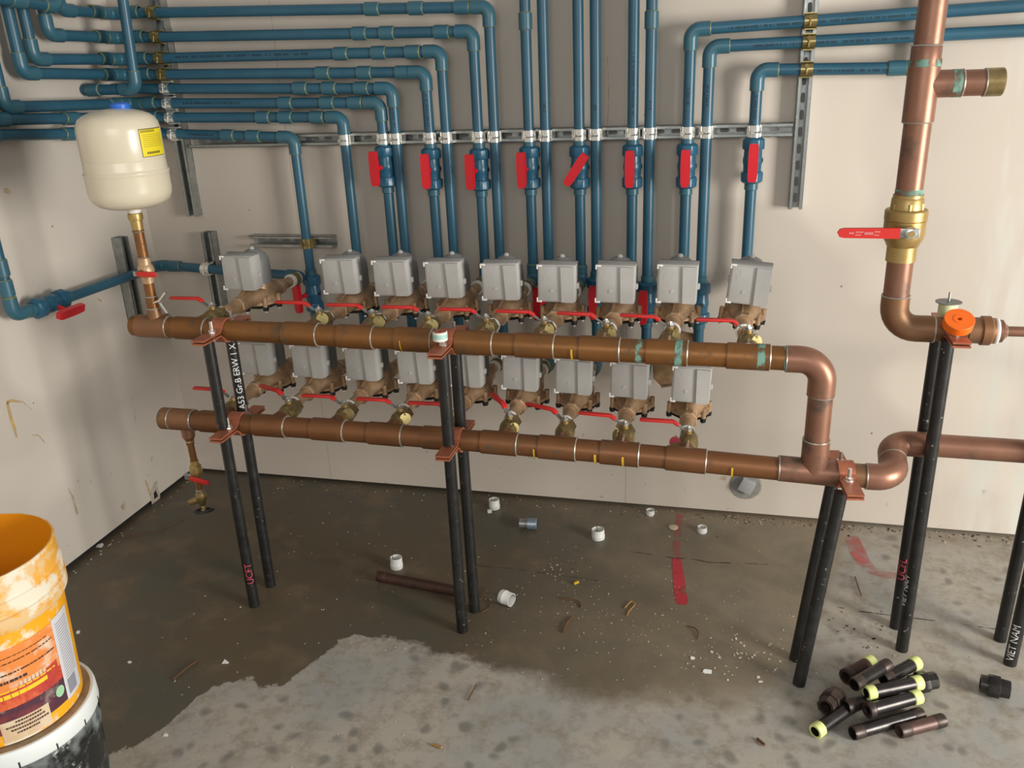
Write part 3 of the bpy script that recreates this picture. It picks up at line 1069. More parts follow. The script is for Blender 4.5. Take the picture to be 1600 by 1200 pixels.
# ---- strut clamps (local: pipe axis Z, strut behind at +Y)
def strut_clamp(mat, label, group):
    t = thing('strut_clamp', label, 'clamp', (0, 0, 0), group, world=False)
    m = MB()
    n = 24
    # open band round the front of the pipe with two legs going back into the channel
    vs, fs = [], []
    prof = []
    ro, ri = 0.0205, 0.0180
    path = [(-ro - .0005, .024)] + [(ro * math.cos(PI + PI * k / n), ro * math.sin(PI + PI * k / n)) for k in range(n + 1)] + [(ro + .0005, .024)]
    pin = [(-ri, .024)] + [(ri * math.cos(PI + PI * k / n), ri * math.sin(PI + PI * k / n)) for k in range(n + 1)] + [(ri, .024)]
    poly = path + pin[::-1]
    m.prism(poly, (0, 0, -.0175), (1, 0, 0), (0, 1, 0), .035, mat)
    m.build('band', t)
    for s in (-1, 1):
        MB().box((s * .0215, .012, 0), (.003, .030, .030), mat).build('jaw', t)
    m = MB()
    m.cyl((-.016, -.016, -.002), (.016, -.024, -.002), .0030, mat, 10)
    m.lathe((-.009, -.0225, -.002), (-.3, -1, 0), [(0, .0065), (.005, .0065)], mat, 6)
    m.build('bolt', t)
    return t


cc0 = strut_clamp('chrome', 'bright clamp', 'bright pipe clamps on the long wall channel')
xs = [0.881] + sorted(UPX[1:] + LOX[2:])
used = False
for i, x in enumerate(xs):
    lab = 'bright zinc clamp holding the %s blue riser from the left to the long channel' % ORD[i + 1]
    o = dup(cc0, (x, YB, 1.363), (0, 0, random.uniform(-.2, .2)), lab) if used else cc0
    if not used:
        o.location = (x, YB, 1.363)
        o['label'] = lab
        used = True
dup(cc0, (0.27, YB - .015, 0.9045), (0, PI / 2, 0), 'bright zinc clamp on the lowest horizontal blue pipe left of the first meter', 'bright clamps at the left')
gc0 = strut_clamp('gold', 'yellow clamp', 'yellow zinc pipe clamps')
gc0.location = (0.690, YB, 1.004)
gc0['label'] = 'yellow zinc clamp holding a blue riser to the short horizontal channel'
for i, (x, ze, zc, lw, rises, cps) in enumerate(LEFT):
    z = zc + (ze - zc) * (0.222 - CX) / (x - CX)
    dup(gc0 if i > 3 else cc0, (0.222, YB, z), (0, PI / 2, 0),
        '%s clamp on the %s horizontal blue pipe at the left vertical channel' % ('yellow zinc' if i > 3 else 'bright zinc', LEV[i]), 'clamps on the left vertical channel')
for z, w in ((1.658 + .0077, 'topmost blue pipe'), (1.608 + .002, 'middle blue pipe'), (1.5345, 'lowest blue pipe')):
    dup(gc0, (2.369, YB, z), (0, PI / 2, 0), 'yellow zinc clamp holding the %s at the right vertical channel' % w, 'clamps on the right vertical channel')

# ------------------------------------------------------------------ copper headers
YH = -0.785
RH, RT = 0.0302, 0.0335


def tee_mb(x, z, z2, nrmy=True, mat='copper', hl=0.051, patina=False):
    """a soldered tee: sleeve along X with a branch socket to the back"""
    m = MB()
    s = (z2 - z) / 0.1
    a = Vector((x - hl, YH, z - s * hl))
    c = Vector((x + hl, YH, z + s * hl))
    d = (c - a)
    L = d.length
    m.lathe(a, d, [(0, RH), (0, RT - .001), (.001, RT), (L - .001, RT), (L, RT - .001), (L, RH)], mat, 32, caps=False)
    m.ring(a, d, RH + .0012, .0018, 'copperdull', 32, 6)
    m.ring(c, d, RH + .0015, .0024, 'solder', 32, 6)
    m.cyl((x, YH + .02, z), (x, YH + .062, z), .0245, mat, 24, r1=.0215)
    if patina:
        m.lathe(c - d.normalized() * .03, d, [(0, RT + .0003), (.018, RT + .0003)], 'bloom', 32, caps=False)
    return m


up = thing('copper_header', 'upper brown copper header pipe with elbow and drop leg at its right end', 'pipe', (0.48, YH, 0.88), 'copper header pipes')
ptsu = [(0.478 + k * 0.19, YH, header_z(0.478 + k * 0.19, True)) for k in range(10)]
ptsu = [p for p in ptsu if p[0] < 2.33] + [(2.335, YH, header_z(2.335, True))]
MB().sweep(ptsu, RH, 'copper', 32).build('pipe', up)
for x in UPX:
    z = header_z(x, True)
    tee_mb(x, z, header_z(x + .1, True), patina=(x > 2.0)).build('tee', up)
xl = 0.556
zl = header_z(xl, True)
m = tee_mb(xl - 0.008, zl, header_z(xl + .092, True), mat='copperdull')
m.build('end_tee', up)
# extra marks on the pipe: green patina bands and yellow crayon
m = MB()
for x, w in ((1.955, .016), (2.075, .010), (2.315, .022)):
    z = header_z(x, True)
    m.lathe((x, YH, z), (1, 0, -.012), [(0, RH + .0004), (w, RH + .0004)], 'bloom', 32, caps=False)
m.build('patina', up)


def crayon(root, items, up_):
    for px, w in items:
        x = px
        z = header_z(x, up_)
        m = MB()
        n = 8
        vs, fs = [], []
        for k in range(n + 1):
            an = math.radians(-125 + 75 * k / n)
            for dx in (-w / 2, w / 2):
                vs.append((x + dx, YH + (RT + .0006) * math.cos(an + PI) * -1 * 0 + (RT + .0006) * -abs(math.cos(an + PI / 2)) * 0 - (RT + .0006) * math.cos(math.radians(-70 + 80 * k / n)),
                           z + (RT + .0006) * math.sin(math.radians(-70 + 80 * k / n))))
        for k in range(n):
            fs.append([2 * k, 2 * k + 1, 2 * k + 3, 2 * k + 2])
        m.add(vs, fs, 'yellowmark')
        m.build('crayon_mark', root)


crayon(up, ((1.793, .005), (1.325, .003)), True)
# elbow and drop
zc = header_z(2.409, True)
XD = 2.409
m = MB()
rb = 0.056
arc = [(XD - rb + rb * math.sin(PI / 2 * k / 12), YH, zc - rb + rb * math.cos(PI / 2 * k / 12)) for k in range(13)]
m.sweep([(XD - rb - .032, YH, zc), (XD - rb - .002, YH, zc)] + arc[1:-1] + [(XD, YH, zc - rb - .002), (XD, YH, zc - rb - .035)], RT, 'copperpink', 32)
m.ring((XD - rb - .032, YH, zc), (1, 0, 0), RH + .0015, .0022, 'solder', 32, 6)
m.ring((XD, YH, zc - rb - .035), (0, 0, 1), RH + .0015, .0022, 'solder', 32, 6)
m.build('elbow', up)
zd = header_z(XD, False)
MB().cyl((XD, YH, zc - rb - .02), (XD, YH, zd + .085), RH, 'copperpink', 32).build('drop_leg', up)
MB().cyl((2.33, YH, header_z(2.33, True)), (XD - rb, YH, zc), RH, 'copper', 32).build('pipe', up)

lo = thing('copper_header', 'lower brown copper header pipe with bend and run continuing to the right edge', 'pipe', (0.52, YH, 0.58), 'copper header pipes')
ptsl = [(0.512 + k * 0.1, YH, header_z(0.512 + k * 0.1, False)) for k in range(20)] + [(2.44, YH, header_z(2.44, False))]
MB().sweep(ptsl, RH, 'copperlow', 32).build('pipe', lo)
for x in LOX[1:] + [0.700]:
    z = header_z(x, False)
    tee_mb(x, z, header_z(x + .1, False), mat='copperlow').build('tee', lo)
# tee for the drop leg, its branch pointing up
m = MB()
z0 = header_z(XD, False)
a, c = Vector((XD - .085, YH, z0 + .003)), Vector((XD + .062, YH, z0 - .002))
L = (c - a).length
m.lathe(a, c - a, [(0, RH), (0, RT), (L, RT), (L, RH)], 'copperpink', 32, caps=False)
m.cyl((XD, YH, z0), (XD, YH, z0 + .090), RT, 'copperpink', 32)
m.ring((XD, YH, z0 + .090), (0, 0, 1), RH + .0015, .0024, 'solder', 32, 6)
m.ring(a, (1, 0, 0), RH + .0015, .0024, 'solder', 32, 6)
m.build('tee', lo)
# end sleeve with drain outlet
m = MB()
m.lathe((0.512, YH, .612), (1, 0, 0), [(0, .0), (0, RT - .002), (.002, RT), (.030, RT), (.032, RH)], 'copperdull', 32, caps=False)
m.ring((0.545, YH, .612), (1, 0, 0), RH + .0015, .0026, 'solder', 32, 6)
m.ring((0.622, YH, .612), (1, 0, 0), RH + .0015, .0026, 'solder', 32, 6)
m.lathe((0.548, YH, .612), (1, 0, 0), [(0, RT), (.072, RT)], 'copperdull', 32, caps=False)
m.cyl((0.592, YH, .60), (0.592, YH, .556), .021, 'copperpink', 24, r1=.0195)
m.build('end_tee', lo)
crayon(lo, ((1.685, .004), (1.852, .006), (1.926, .006), (2.208, .005)), False)
# double bend and the run to the right
zr = 0.612
YR = -0.640
E1 = Vector((2.585, YH, z0 - .004))
m = MB()
P0 = Vector((2.47, YH, z0 - .002))
E2 = Vector((2.602, YR, zr))


def bend(pts, rb, steps=8):
    pts = [Vector(p) for p in pts]
    out = [pts[0]]
    for i in range(1, len(pts) - 1):
        d1 = (pts[i] - pts[i - 1]).normalized()
        d2 = (pts[i + 1] - pts[i]).normalized()
        ang = d1.angle(d2)
        cut = rb * math.tan(ang / 2)
        ax = d1.cross(d2).normalized()
        s = pts[i] - d1 * cut
        ctr = s + (d2 - d1 * d2.dot(d1)).normalized() * rb
        for k in range(steps + 1):
            out.append(ctr + Matrix.Rotation(ang * k / steps, 3, ax) @ (s - ctr))
    out.append(pts[-1])
    return out


MB().cyl((2.44, YH, header_z(2.44, False)), (2.55, YH, z0 - .003), RH, 'copperdull', 32).build('pipe', lo)
q = bend([(2.535, YH, z0 - .003), (2.607, YH, z0 - .004), (2.607, YR, zr), (2.695, YR, zr)], 0.052)
m.sweep(q, RT, 'copperpink', 32)
m.ring((2.535, YH, z0 - .003), (1, 0, 0), RH + .0015, .0022, 'solder', 32, 6)
m.ring((2.695, YR, zr), (1, 0, 0), RH + .0015, .0022, 'solder', 32, 6)
mid = (Vector((2.607, YH, z0 - .004)) + Vector((2.607, YR, zr))) / 2
m.ring(mid, Vector((0, YR - YH, zr - z0)), RT, .0018, 'solder', 32, 6)
m.build('double_elbow', lo)
MB().cyl((2.69, YR, zr), (3.9, YR, zr - .01), RH, 'copperpink', 32).build('pipe', lo)

# ------------------------------------------------------------------ branch: brass valve and meter, built once
def brass_valve(label, lever_label=None):
    t = thing('brass_valve', label, 'valve', (0, 0, 0), 'brass ball valves on the copper headers', world=False)
    m = MB()
    m.lathe((0, -.056, 0), (0, 1, 0), [(0, .0215), (.004, .0228), (.020, .0228), (.024, .0215), (.032, .0255), (.046, .0282), (.064, .0270), (.076, .0228), (.082, .0215)], 'brass', 28)
    m.lathe((0, .026, 0), (0, 1, 0), [(0, .0248), (.020, .0248), (.022, .0225)], 'brass', 6)
    m.cyl((0, 0, .020), (0, 0, .036), .0095, 'brassnew', 16)
    m.build('body', t)
    MB().lathe((0, 0, .036), (0, 0, 1), [(0, .0095), (.003, .0100), (.0085, .0095), (.0095, .005), (.013, .0045)], 'chrome', 6).build('stem_nut', t)
    m = MB()
    # cranked flat lever
    pts = [(.012, .0385), (-.014, .0385), (-.040, .0590), (-.050, .0590)]
    for (x0, q0), (x1, q1) in zip(pts, pts[1:]):
        d = Vector((x1 - x0, 0, q1 - q0))
        L = d.length
        R = Matrix.Rotation(math.atan2(-(q1 - q0), x1 - x0), 3, 'Y')
        m.box(((x0 + x1) / 2, 0, (q0 + q1) / 2), (L + .002, .013, .0022), 'zinc', R)
    lv = m.build('lever', t)
    m = MB()
    R = Matrix.Rotation(math.radians(28), 3, 'Y')
    pts = [(-.028, .0505), (-.042, .0598), (-.132, .0605)]
    for (x0, q0), (x1, q1) in zip(pts, pts[1:]):
        d = Vector((x1 - x0, 0, q1 - q0))
        R = Matrix.Rotation(math.atan2(-(q1 - q0), x1 - x0), 3, 'Y')
        m.box(((x0 + x1) / 2, 0, (q0 + q1) / 2), (d.length + .003, .017, .0085), 'redgrip', R, bev=.003)
    m.build('grip', lv)
    return t


def water_meter(label):
    t = thing('water_meter', label, 'water meter', (0, 0, 0), 'bronze water meters with grey boxes', world=False)
    m = MB()
    m.lathe((0, 0, -.046), (0, 0, 1), [(.022, .055), (.025, .0605), (.033, .0605), (.036, .056), (.046, .052), (.062, .048), (.074, .045), (.092, .043), (.098, .040)], 'bronze', 32)
    # sloped throat running from the inlet into the case, and to the outlet
    for s in (-1, 1):
        n = 20
        vs, fs = [], []
        sec = [(.150, .0195, .0195, 0), (.126, .0215, .0215, 0), (.098, .024, .024, .002), (.070, .033, .028, .006), (.040, .046, .031, .010), (.0, .050, .033, .010)]
        for y, rx, rz, dz in sec:
            for i in range(n):
                th = 2 * PI * i / n
                vs.append(Vector((rx * math.cos(th), s * y, rz * math.sin(th) + dz)))
        for k in range(len(sec) - 1):
            for i in range(n):
                j = (i + 1) % n
                fs.append([k * n + i, k * n + j, (k + 1) * n + j, (k + 1) * n + i])
        fs.append(list(range(n)))
        m.add(vs, fs, 'bronze')
        m.lathe((0, s * .112, 0), (0, s, 0), [(0, .0245), (.003, .0272), (.024, .0272), (.028, .024)], 'bronze', 8, phase=PI / 8)
        for ang in (0,):
            m.prism([(.045, -.020), (.108, -.004), (.108, .022), (.045, .050)], (-.003, 0, 0.004), (0, s, 0), (0, 0, 1), .006, 'bronze')
    m.build('body', t)
    m = MB()
    m.lathe((0, 0, -.034), (0, 0, 1), [(0, .050), (.003, .059), (.009, .061), (.0105, .057)], 'blackplastic', 8, phase=PI / 8)
    m.build('bottom_plate', t)
    for k in range(6):
        th = math.radians(15 + 60 * k)
        c = Vector((.0610 * math.cos(th), .0610 * math.sin(th), .023))
        m = MB()
        m.cyl(c + Vector((0, 0, -.050)), c + Vector((0, 0, -.016)), .0080, 'bronze', 14)
        m.lathe(c + Vector((0, 0, -.062)), (0, 0, 1), [(0, .009), (.010, .0105), (.013, .0105)], 'blackplastic', 6)
        m.cyl(c + Vector((0, 0, -.068)), c + Vector((0, 0, -.060)), .0042, 'chrome', 10)
        m.build('bolt', t)
    m = MB()
    m.lathe((0, -.004, .048), (0, 0, 1), [(0, .048), (.05, .048), (.075, .046), (.092, .038), (.104, .026), (.110, .012), (.111, .008)], 'boxdark', 28)
    m.build('register', t)
    MB().lathe((0, -.010, .155), (0, 0, 1), [(0, .008), (.006, .0085), (.011, .004)], 'boxgrey', 12).build('register_knob', t)
    # the reader box hung on the front of the register
    yb, zc_ = -.082, .099
    m = MB()
    m.box((0, yb, zc_), (.110, .050, .110), 'boxgrey', bev=.0035)
    m.box((0, yb - .0255, zc_), (.102, .006, .103), 'boxgrey', bev=.0025)
    m.box((-.055, yb + .005, zc_ + .006), (.008, .014, .016), 'boxgrey', bev=.002)
    m.box((.057, yb + .005, zc_ - .010), (.010, .016, .018), 'boxgrey', bev=.004)
    m.box((0, yb + .035, zc_ - .01), (.05, .03, .05), 'boxdark')
    m.ring((-.036, yb - .0284, zc_ + .034), (0, 1, 0), .0085, .0007, 'boxgrey', 18, 5)
    m.box((-.036, yb - .0284, zc_ + .017), (.0016, .0014, .012), 'boxgrey')
    bx = m.build('register_box', t)
    m = MB()
    m.prism([(-.0175, -.0525), (.0175, -.0525), (.0170, .0515), (-.0215, .0515)], (.0345, yb - .028, zc_), (1, 0, 0), (0, 0, 1), .0065, 'boxgrey')
    m.build('raised_panel', bx)
    m = MB()
    m.box((0, yb + .018, zc_ + .056), (.112, .014, .006), 'boxdark', bev=.002)
    m.build('lid_rim', bx)
    for sx, sz in ((-1, 1), (-1, -1)):
        m = MB()
        m.box((sx * .0495, yb - .0285, zc_ + sz * .0525), (.016, .005, .0055), 'clip', bev=.0018)
        m.box((sx * .0555, yb - .0265, zc_ + sz * .0485), (.0045, .007, .014), 'clip', bev=.0018)
        m.build('clip', bx)
    MB().lathe((-.014, yb - .0275, zc_ - .020), (0, -1, 0), [(0, .0058), (.0025, .0050), (.0028, .0)], 'boxgrey', 16, caps=False).build('seal_screw', bx)
    # tail: union with white thread tape leading to the blue elbow
    m = MB()
    m.cyl((0, -.226, 0), (0, -.136, 0), .0178, 'bronze', 20)
    m.lathe((0, -.2255, 0), (0, 1, 0), [(0, .0205), (.0012, .0225), (.0030, .0225), (.0040, .0180)], 'ptfe', 24)
    m.build('inlet_nipple', t)
    m = MB()
    m.cyl((0, .136, 0), (0, .215, 0), .0180, 'bronze', 20)
    m.lathe((0, .200, 0), (0, 1, 0), [(0, .0225), (.005, .0235), (.007, .0195)], 'ptfe', 20)
    m.lathe((0, .211, 0), (0, 1, 0), [(0, .0195), (.001, .0235), (.006, .0230)], 'ptfe', 20)
    m.lathe((0, .216, 0), (0, 1, 0), [(0, .0215), (.003, .0235), (.031, .0235), (.034, .021)], 'brass', 24)
    m.lathe((0, .249, 0), (0, 1, 0), [(0, .0215), (.007, .0220)], 'ptfe', 20)
    m.build('outlet_union', t)
    return t


BV = brass_valve('brass valve')
WM = water_meter('water meter')
first = True
YV, YM = -0.672, -0.398
lev_u = [3, 2, 4, 3, 2, 0, -2, -4, 2]
lev_l = [0, -24, 3, 2, 4, -52, -22, -5, 0]
roll_u = [0.5, -1, -1, -1.5, -1, 1, 1.5, 1.5, 6]
roll_l = [0, 0.5, -0.5, -1, 0, 2, 2, 1.5, 2.5]
posn = {0: 'leftmost', 8: 'rightmost'}
for row, xs_, levs, rolls in (('upper', UPX, lev_u, roll_u), ('lower', LOX, lev_l, roll_l)):
    for i, x in enumerate(xs_):
        z = header_z(x, row == 'upper')
        slope = -0.012 / 0.725
        w = posn.get(i, ORD[i]) + (' from left' if i not in posn else '')
        ml = 'bronze water meter with grey box, %s in the %s row' % (w, row)
        vl = 'brass ball valve with red lever, %s on the %s copper header' % (w, row)
        if row == 'upper' and i == 8:
            ml = 'bronze water meter with tilted grey box, rightmost in the upper row'
        if row == 'lower' and i in (1, 5, 6):
            vl = 'brass ball valve with red lever askew, %s on the lower copper header' % w
        rx = -slope * 0 + math.radians(-0.95)
        if row == 'upper':
            ox, oz = {8: (-.010, .014), 7: (.003, .010), 6: (0, .004), 1: (-.004, 0)}.get(i, (0, 0))
        else:
            ox, oz = -.009, .008
        lm = (x + ox, YM, z + slope * (YM - YH) + oz)
        lv_ = (x, YV, z + slope * (YV - YH))
        if first:
            WM.location, WM['label'] = lm, ml
            BV.location, BV['label'] = lv_, vl
            wmo, bvo = WM, BV
            first = False
        else:
            wmo = dup(WM, lm, label=ml)
            bvo = dup(BV, lv_, label=vl)
        wmo.rotation_euler = (rx, math.radians(rolls[i]), math.radians(random.uniform(-1.5, 1.5)))
        bvo.rotation_euler = (rx, 0, 0)
        for c in bvo.children:
            if c.name.startswith('lever'):
                c.rotation_euler = (0, 0, math.radians(levs[i]))

# brass number tags hanging from some of the valves
tg0 = None
for row, i, yw, dx, dz, red in (('upper', 2, 8, .030, -.004, 0), ('upper', 3, 15, .020, -.006, 0), ('upper', 5, 55, .020, -.004, 0), ('upper', 6, 60, .020, -.004, 0),
                                ('upper', 7, 60, .018, -.004, 0), ('upper', 8, 40, .022, -.010, 0), ('upper', 4, 62, .018, -.006, 0), ('upper', 1, 30, .022, -.002, 0),
                                ('lower', 2, 10, .022, -.006, 0), ('lower', 3, 40, .026, -.008, 0), ('lower', 5, 35, .018, -.014, 0), ('lower', 6, 0, .006, -.016, 0),
                                ('lower', 7, -65, -.026, -.008, 0), ('lower', 8, -25, -.034, -.014, 1)):
    x = (UPX if row == 'upper' else LOX)[i]
    z = header_z(x, row == 'upper')
    w = posn.get(i, ORD[i]) + (' from left' if i not in posn else '')
    lab = 'round brass tag on the valve %s on the %s header' % (w, row)
    if red:
        lab = 'round brass tag with a reddish corner hanging from the rightmost lower valve'
    if tg0 is None:
        tg0 = thing('brass_tag', lab, 'tag', (0, 0, 0), 'round brass tags on the valves', world=False)
        MB().lathe((0, 0, 0), (0, 1, 0), [(0, .0172), (.0004, .0177), (.0012, .0177), (.0016, .0172)], 'tagbrass', 32).build('disc', tg0)
        MB().ring((0, .0008, .0155), (1, 0, .3), .006, .0008, 'brass', 16, 6).build('wire', tg0)
        MB().cyl((0, -.0003, .0138), (0, .0019, .0138), .0020, 'black', 10).build('hole', tg0)
        o = tg0
    else:
        o = dup(tg0, (0, 0, 0), label=lab)
    o.location = (x + dx, YV - .026, z + .020 + dz)
    o.rotation_euler = (math.radians(-14), 0, math.radians(yw))
    if red:
        m = MB()
        m.prism([(.0172 * math.cos(t), .0172 * math.sin(t)) for t in [math.radians(20 + 18 * k) for k in range(11)]], (0, -.0002, 0), (1, 0, 0), (0, 0, 1), .0002, 'paintred')
        m.build('red_mark', o)

# ------------------------------------------------------------------ steel posts with lettering
RP = 0.0165


def letter_mb(text, p_start, axis, ctr_xy, size, mat, r=RP, a_off=0.0):
    """text wrapped on a post, reading upward"""
    cu = D.curves.new('t', 'FONT')
    cu.body = text
    cu.size = size
    cu.resolution_u = 3
    ob = D.objects.new('t', cu)
    COL.objects.link(ob)
    bpy.context.view_layer.update()
    dg = bpy.context.evaluated_depsgraph_get()
    me = D.meshes.new_from_object(ob.evaluated_get(dg))
    m = MB()
    p0 = Vector(p_start)
    ax = Vector(axis).normalized()
    a0 = math.atan2(CAM.y - p0.y, CAM.x - p0.x) + a_off
    tb = bmesh.new()
    tb.from_mesh(me)
    bmesh.ops.triangulate(tb, faces=list(tb.faces))
    for _ in range(3):
        long_e = [e for e in tb.edges if e.calc_length() > 0.004]
        if long_e:
            bmesh.ops.subdivide_edges(tb, edges=long_e, cuts=1)
            bmesh.ops.triangulate(tb, faces=[f for f in tb.faces if len(f.verts) > 3])
    tb.to_mesh(me)
    tb.free()
    vs = []
    for v in me.vertices:
        an = a0 - (v.co.y - size * 0.35) / r
        vs.append(p0 + ax * v.co.x + Vector((math.cos(an), math.sin(an), 0)) * (r + 0.0007))
    m.add(vs, [list(p.vertices) for p in me.polygons], mat)
    D.objects.remove(ob)
    D.meshes.remove(me)
    D.curves.remove(cu)
    return m


def post(label, p0, p1, letters=()):
    p0, p1 = Vector(p0), Vector(p1)
    t = thing('support_post', label, 'post', p0, 'black steel support posts')
    MB().cyl(p0, p1, RP, 'steel', 24, bev=.001).build('tube', t)
    for text, z, size, mat, off in letters:
        f = (z - p0.z) / (p1.z - p0.z)
        letter_mb(text, p0.lerp(p1, f), p1 - p0, None, size, mat, a_off=off).build('lettering', t)
    return t


XA, XB_, YF, YK = 0.757, 1.452, -0.842, -0.730
zu1, zu2 = header_z(XA, True), header_z(XB_, True)
zl1, zl2 = header_z(XA, False), header_z(XB_, False)
PL = 0.010      # half height of a closed clamp's two plates
post('lower front black steel post at the left end, red letters near its foot', (XA, YF, 0), (XA, YF, zl1 - PL), [('UCFT', 0.09, .030, 'paintred', 0)])
post('lower back black steel post at the left end', (XA - .004, YK, 0), (XA, YK, zl1 - PL))
post('upper front black steel post at the left end between the two headers', (XA, YF, zl1 + PL), (XA, YF, zu1 - PL))
post('upper back black steel post at the left end with white lettering', (XA, YK, zl1 + PL), (XA, YK, zu1 - PL), [('A53 Gr.B ERW 1 X', 0.640, .026, 'paintwhite', 0)])
post('lower front black steel post under the middle of the headers', (XB_, YF, 0), (XB_, YF, zl2 - PL))
post('lower back black steel post under the middle of the headers', (XB_ + .008, YK - .008, 0), (XB_ + .002, YK, zl2 - PL))
post('upper front black steel post at the middle between the two headers', (XB_, YF, zl2 + PL), (XB_, YF, zu2 - PL))
post('upper back black steel post at the middle between the two headers', (XB_, YK, zl2 + PL), (XB_, YK, zu2 - PL))
post('leaning front black steel post under the right end of the lower header', (2.411, -.893, 0), (2.472, YF, 0.560), )
post('leaning back black steel post under the right end of the lower header', (2.408, -.790, 0), (2.468, YK, 0.560))
XC, YCF, YCK = 2.700, -.692, -.588
post('front black steel post under the orange tape with worn white lettering', (XC, YCF, 0), (XC, YCF, 0.918), [('VIET NAM', 0.15, .022, 'paintwhite', -0.9)])
post('back black steel post under the orange tape with dark red letters', (XC, YCK, 0), (XC, YCK, 0.918), [('UCFL', 0.17, .030, 'paintred', -0.35)])
post('front black steel post at the right edge with white lettering', (2.973, -.700, 0), (2.985, -.700, 0.9), [('VIET NAM', 0.02, .026, 'paintwhite', -0.2)])
post('back black steel post at the right edge', (2.975, -.595, 0), (2.985, -.595, 0.9))


# ---- two-plate riser clamps (local: pipe axis X, centred on the pipe)
def riser_clamp(label, wx=.040, reach=.125, tabs=True):
    t = thing('riser_clamp', label, 'clamp', (0, 0, 0), 'copper coated pipe clamps', world=False)
    th = .005
    for s, nm in ((1, 'upper_strap'), (-1, 'lower_strap')):
        r = RH + .0005
        n = 14
        inner, outer = [], []
        g = .0022
        a0 = math.asin((g + 0.012) / r)
        inner.append((-reach, g))
        inner.append((-r * math.cos(a0) - .014, g))
        for k in range(n + 1):
            an = PI - a0 - (PI - 2 * a0) * k / n
            inner.append((r * math.cos(an), r * math.sin(an)))
        inner.append((r * math.cos(a0) + .014, g))
        inner.append((reach, g))
        ro = r + th
        outer.append((-reach, g + th))
        outer.append((-r * math.cos(a0) - .016, g + th))
        for k in range(n + 1):
            an = PI - a0 * .9 - (PI - 1.8 * a0) * k / n
            outer.append((ro * math.cos(an), ro * math.sin(an)))
        outer.append((r * math.cos(a0) + .016, g + th))
        outer.append((reach, g + th))
        m = MB()
        for half in range(len(inner) - 1):
            quad = [inner[half], inner[half + 1], outer[half + 1], outer[half]]
            m.prism([(p[0], s * p[1]) for p in quad], (-wx / 2, 0, 0), (0, 1, 0), (0, 0, 1), wx, 'clampred')
        m.build(nm, t)
    for s in (-1, 1):
        m = MB()
        y = s * .050
        m.cyl((0, y, -.018), (0, y, .040), .0048, 'chrome', 12)
        m.lathe((0, y, .0075), (0, 0, 1), [(0, .0095), (.008, .0095)], 'chrome', 6)
        m.lathe((0, y, -.0155), (0, 0, 1), [(0, .0095), (.007, .0095)], 'chrome', 6)
        m.lathe((0, y, .0070), (0, 0, 1), [(0, .0125), (.0015, .0125)], 'chrome', 18)
        m.build('bolt', t)
    return t


rc0 = riser_clamp('copper coated riser clamp bolted around the left of the upper header')
rc0.location = (XA + .014, YH, zu1)
dup(rc0, (XA + .014, YH, zl1), (0, 0, 0), 'copper coated riser clamp bolted around the left of the lower header')
dup(rc0, (XB_ + .002, YH, zu2), (0, 0, 0), 'copper coated riser clamp carrying the aqua tape roll on the upper header')
dup(rc0, (XB_ + .002, YH, zl2), (0, 0, 0), 'copper coated riser clamp bolted around the middle of the lower header')
dup(rc0, (2.483, YH, header_z(2.483, False)), (0, 0, math.radians(6)), 'copper coated riser clamp at the right end of the lower header on leaning posts')
dup(rc0, (XC + .014, YR, 0.928), (0, 0, 0), 'copper coated riser clamp under the orange tape roll')

# tape rolls sitting on clamp bolts
def tape_roll(label, mat, loc, r, h, rot=(0, 0, 0), core='boxgrey', ri=.010):
    t = thing('tape_roll', label, 'tape roll', loc, 'thread tape rolls on the clamps', world=False)
    MB().lathe((0, 0, 0), (0, 0, 1), [(0, ri), (0, r - .001), (.001, r), (h - .001, r), (h, r - .001), (h, ri), (0, ri)], mat, 28, caps=False).build('tape', t)
    MB().lathe((0, 0, -.001), (0, 0, 1), [(0, .0052), (0, ri + .001), (h + .002, ri + .001), (h + .002, .0052), (0, .0052)], core, 20, caps=False).build('core', t)
    t.rotation_euler = rot
    return t


t = tape_roll('white and aqua tape roll on the front bolt of the middle upper clamp', 'ptfe', (XB_ - .004, YH - .052, zu2 + .020), .0195, .024, core='clampred', ri=.016)
MB().lathe((0, 0, .007), (0, 0, 1), [(0, .0199), (.012, .0199)], 'aquatape', 28, caps=False).build('aqua_band', t)
tape_roll('bright orange tape roll leaning on the front bolt at the riser foot', 'orangetape', (XC + .014, YR - .058, .956), .034, .024, (math.radians(32), 0, 0), core='orangetape', ri=.013)
t = tape_roll('pale green tape roll with a dark flange behind the orange roll', 'greentape', (XC + .014, YR + .050, .948), .0225, .036, core='greentape')
MB().lathe((0, 0, .036), (0, 0, 1), [(0, .005), (0, .031), (.002, .031), (.002, .005)], 'boxdark', 24, caps=False).build('flange', t)
MB().cyl((0, 0, .03), (0, 0, .062), .003, 'zinc', 10).build('rod', t)

# ------------------------------------------------------------------ tall copper riser on the right
RR, RRT = 0.0305, 0.0345
XR_, YRR, ZR = 2.580, -0.640, 0.928
rs = thing('copper_riser', 'tall copper riser at the right with a capped side tee and a bottom elbow', 'pipe', (XR_, YRR, ZR), 'copper header pipes')
m = MB().cyl((XR_, YRR, 1.217), (XR_ + .004, YRR, 2.4), RR, 'copperpink', 32)
m.build('pipe', rs)
m = MB()
m.lathe((XR_, YRR, 1.425), (0, 0, 1), [(0, RR), (0, RRT), (.115, RRT), (.130, RRT - .002), (.162, RRT - .002), (.165, RR)], 'copperpink', 32, caps=False)
m.ring((XR_, YRR, 1.425), (0, 0, 1), RR + .002, .0024, 'solder', 32, 6)
m.ring((XR_, YRR, 1.590), (0, 0, 1), RR + .002, .0022, 'solder', 32, 6)
m.cyl((XR_, YRR, 1.507), (XR_ + .082, YRR, 1.507), .030, 'copperpink', 28)
m.build('tee', rs)
m = MB()
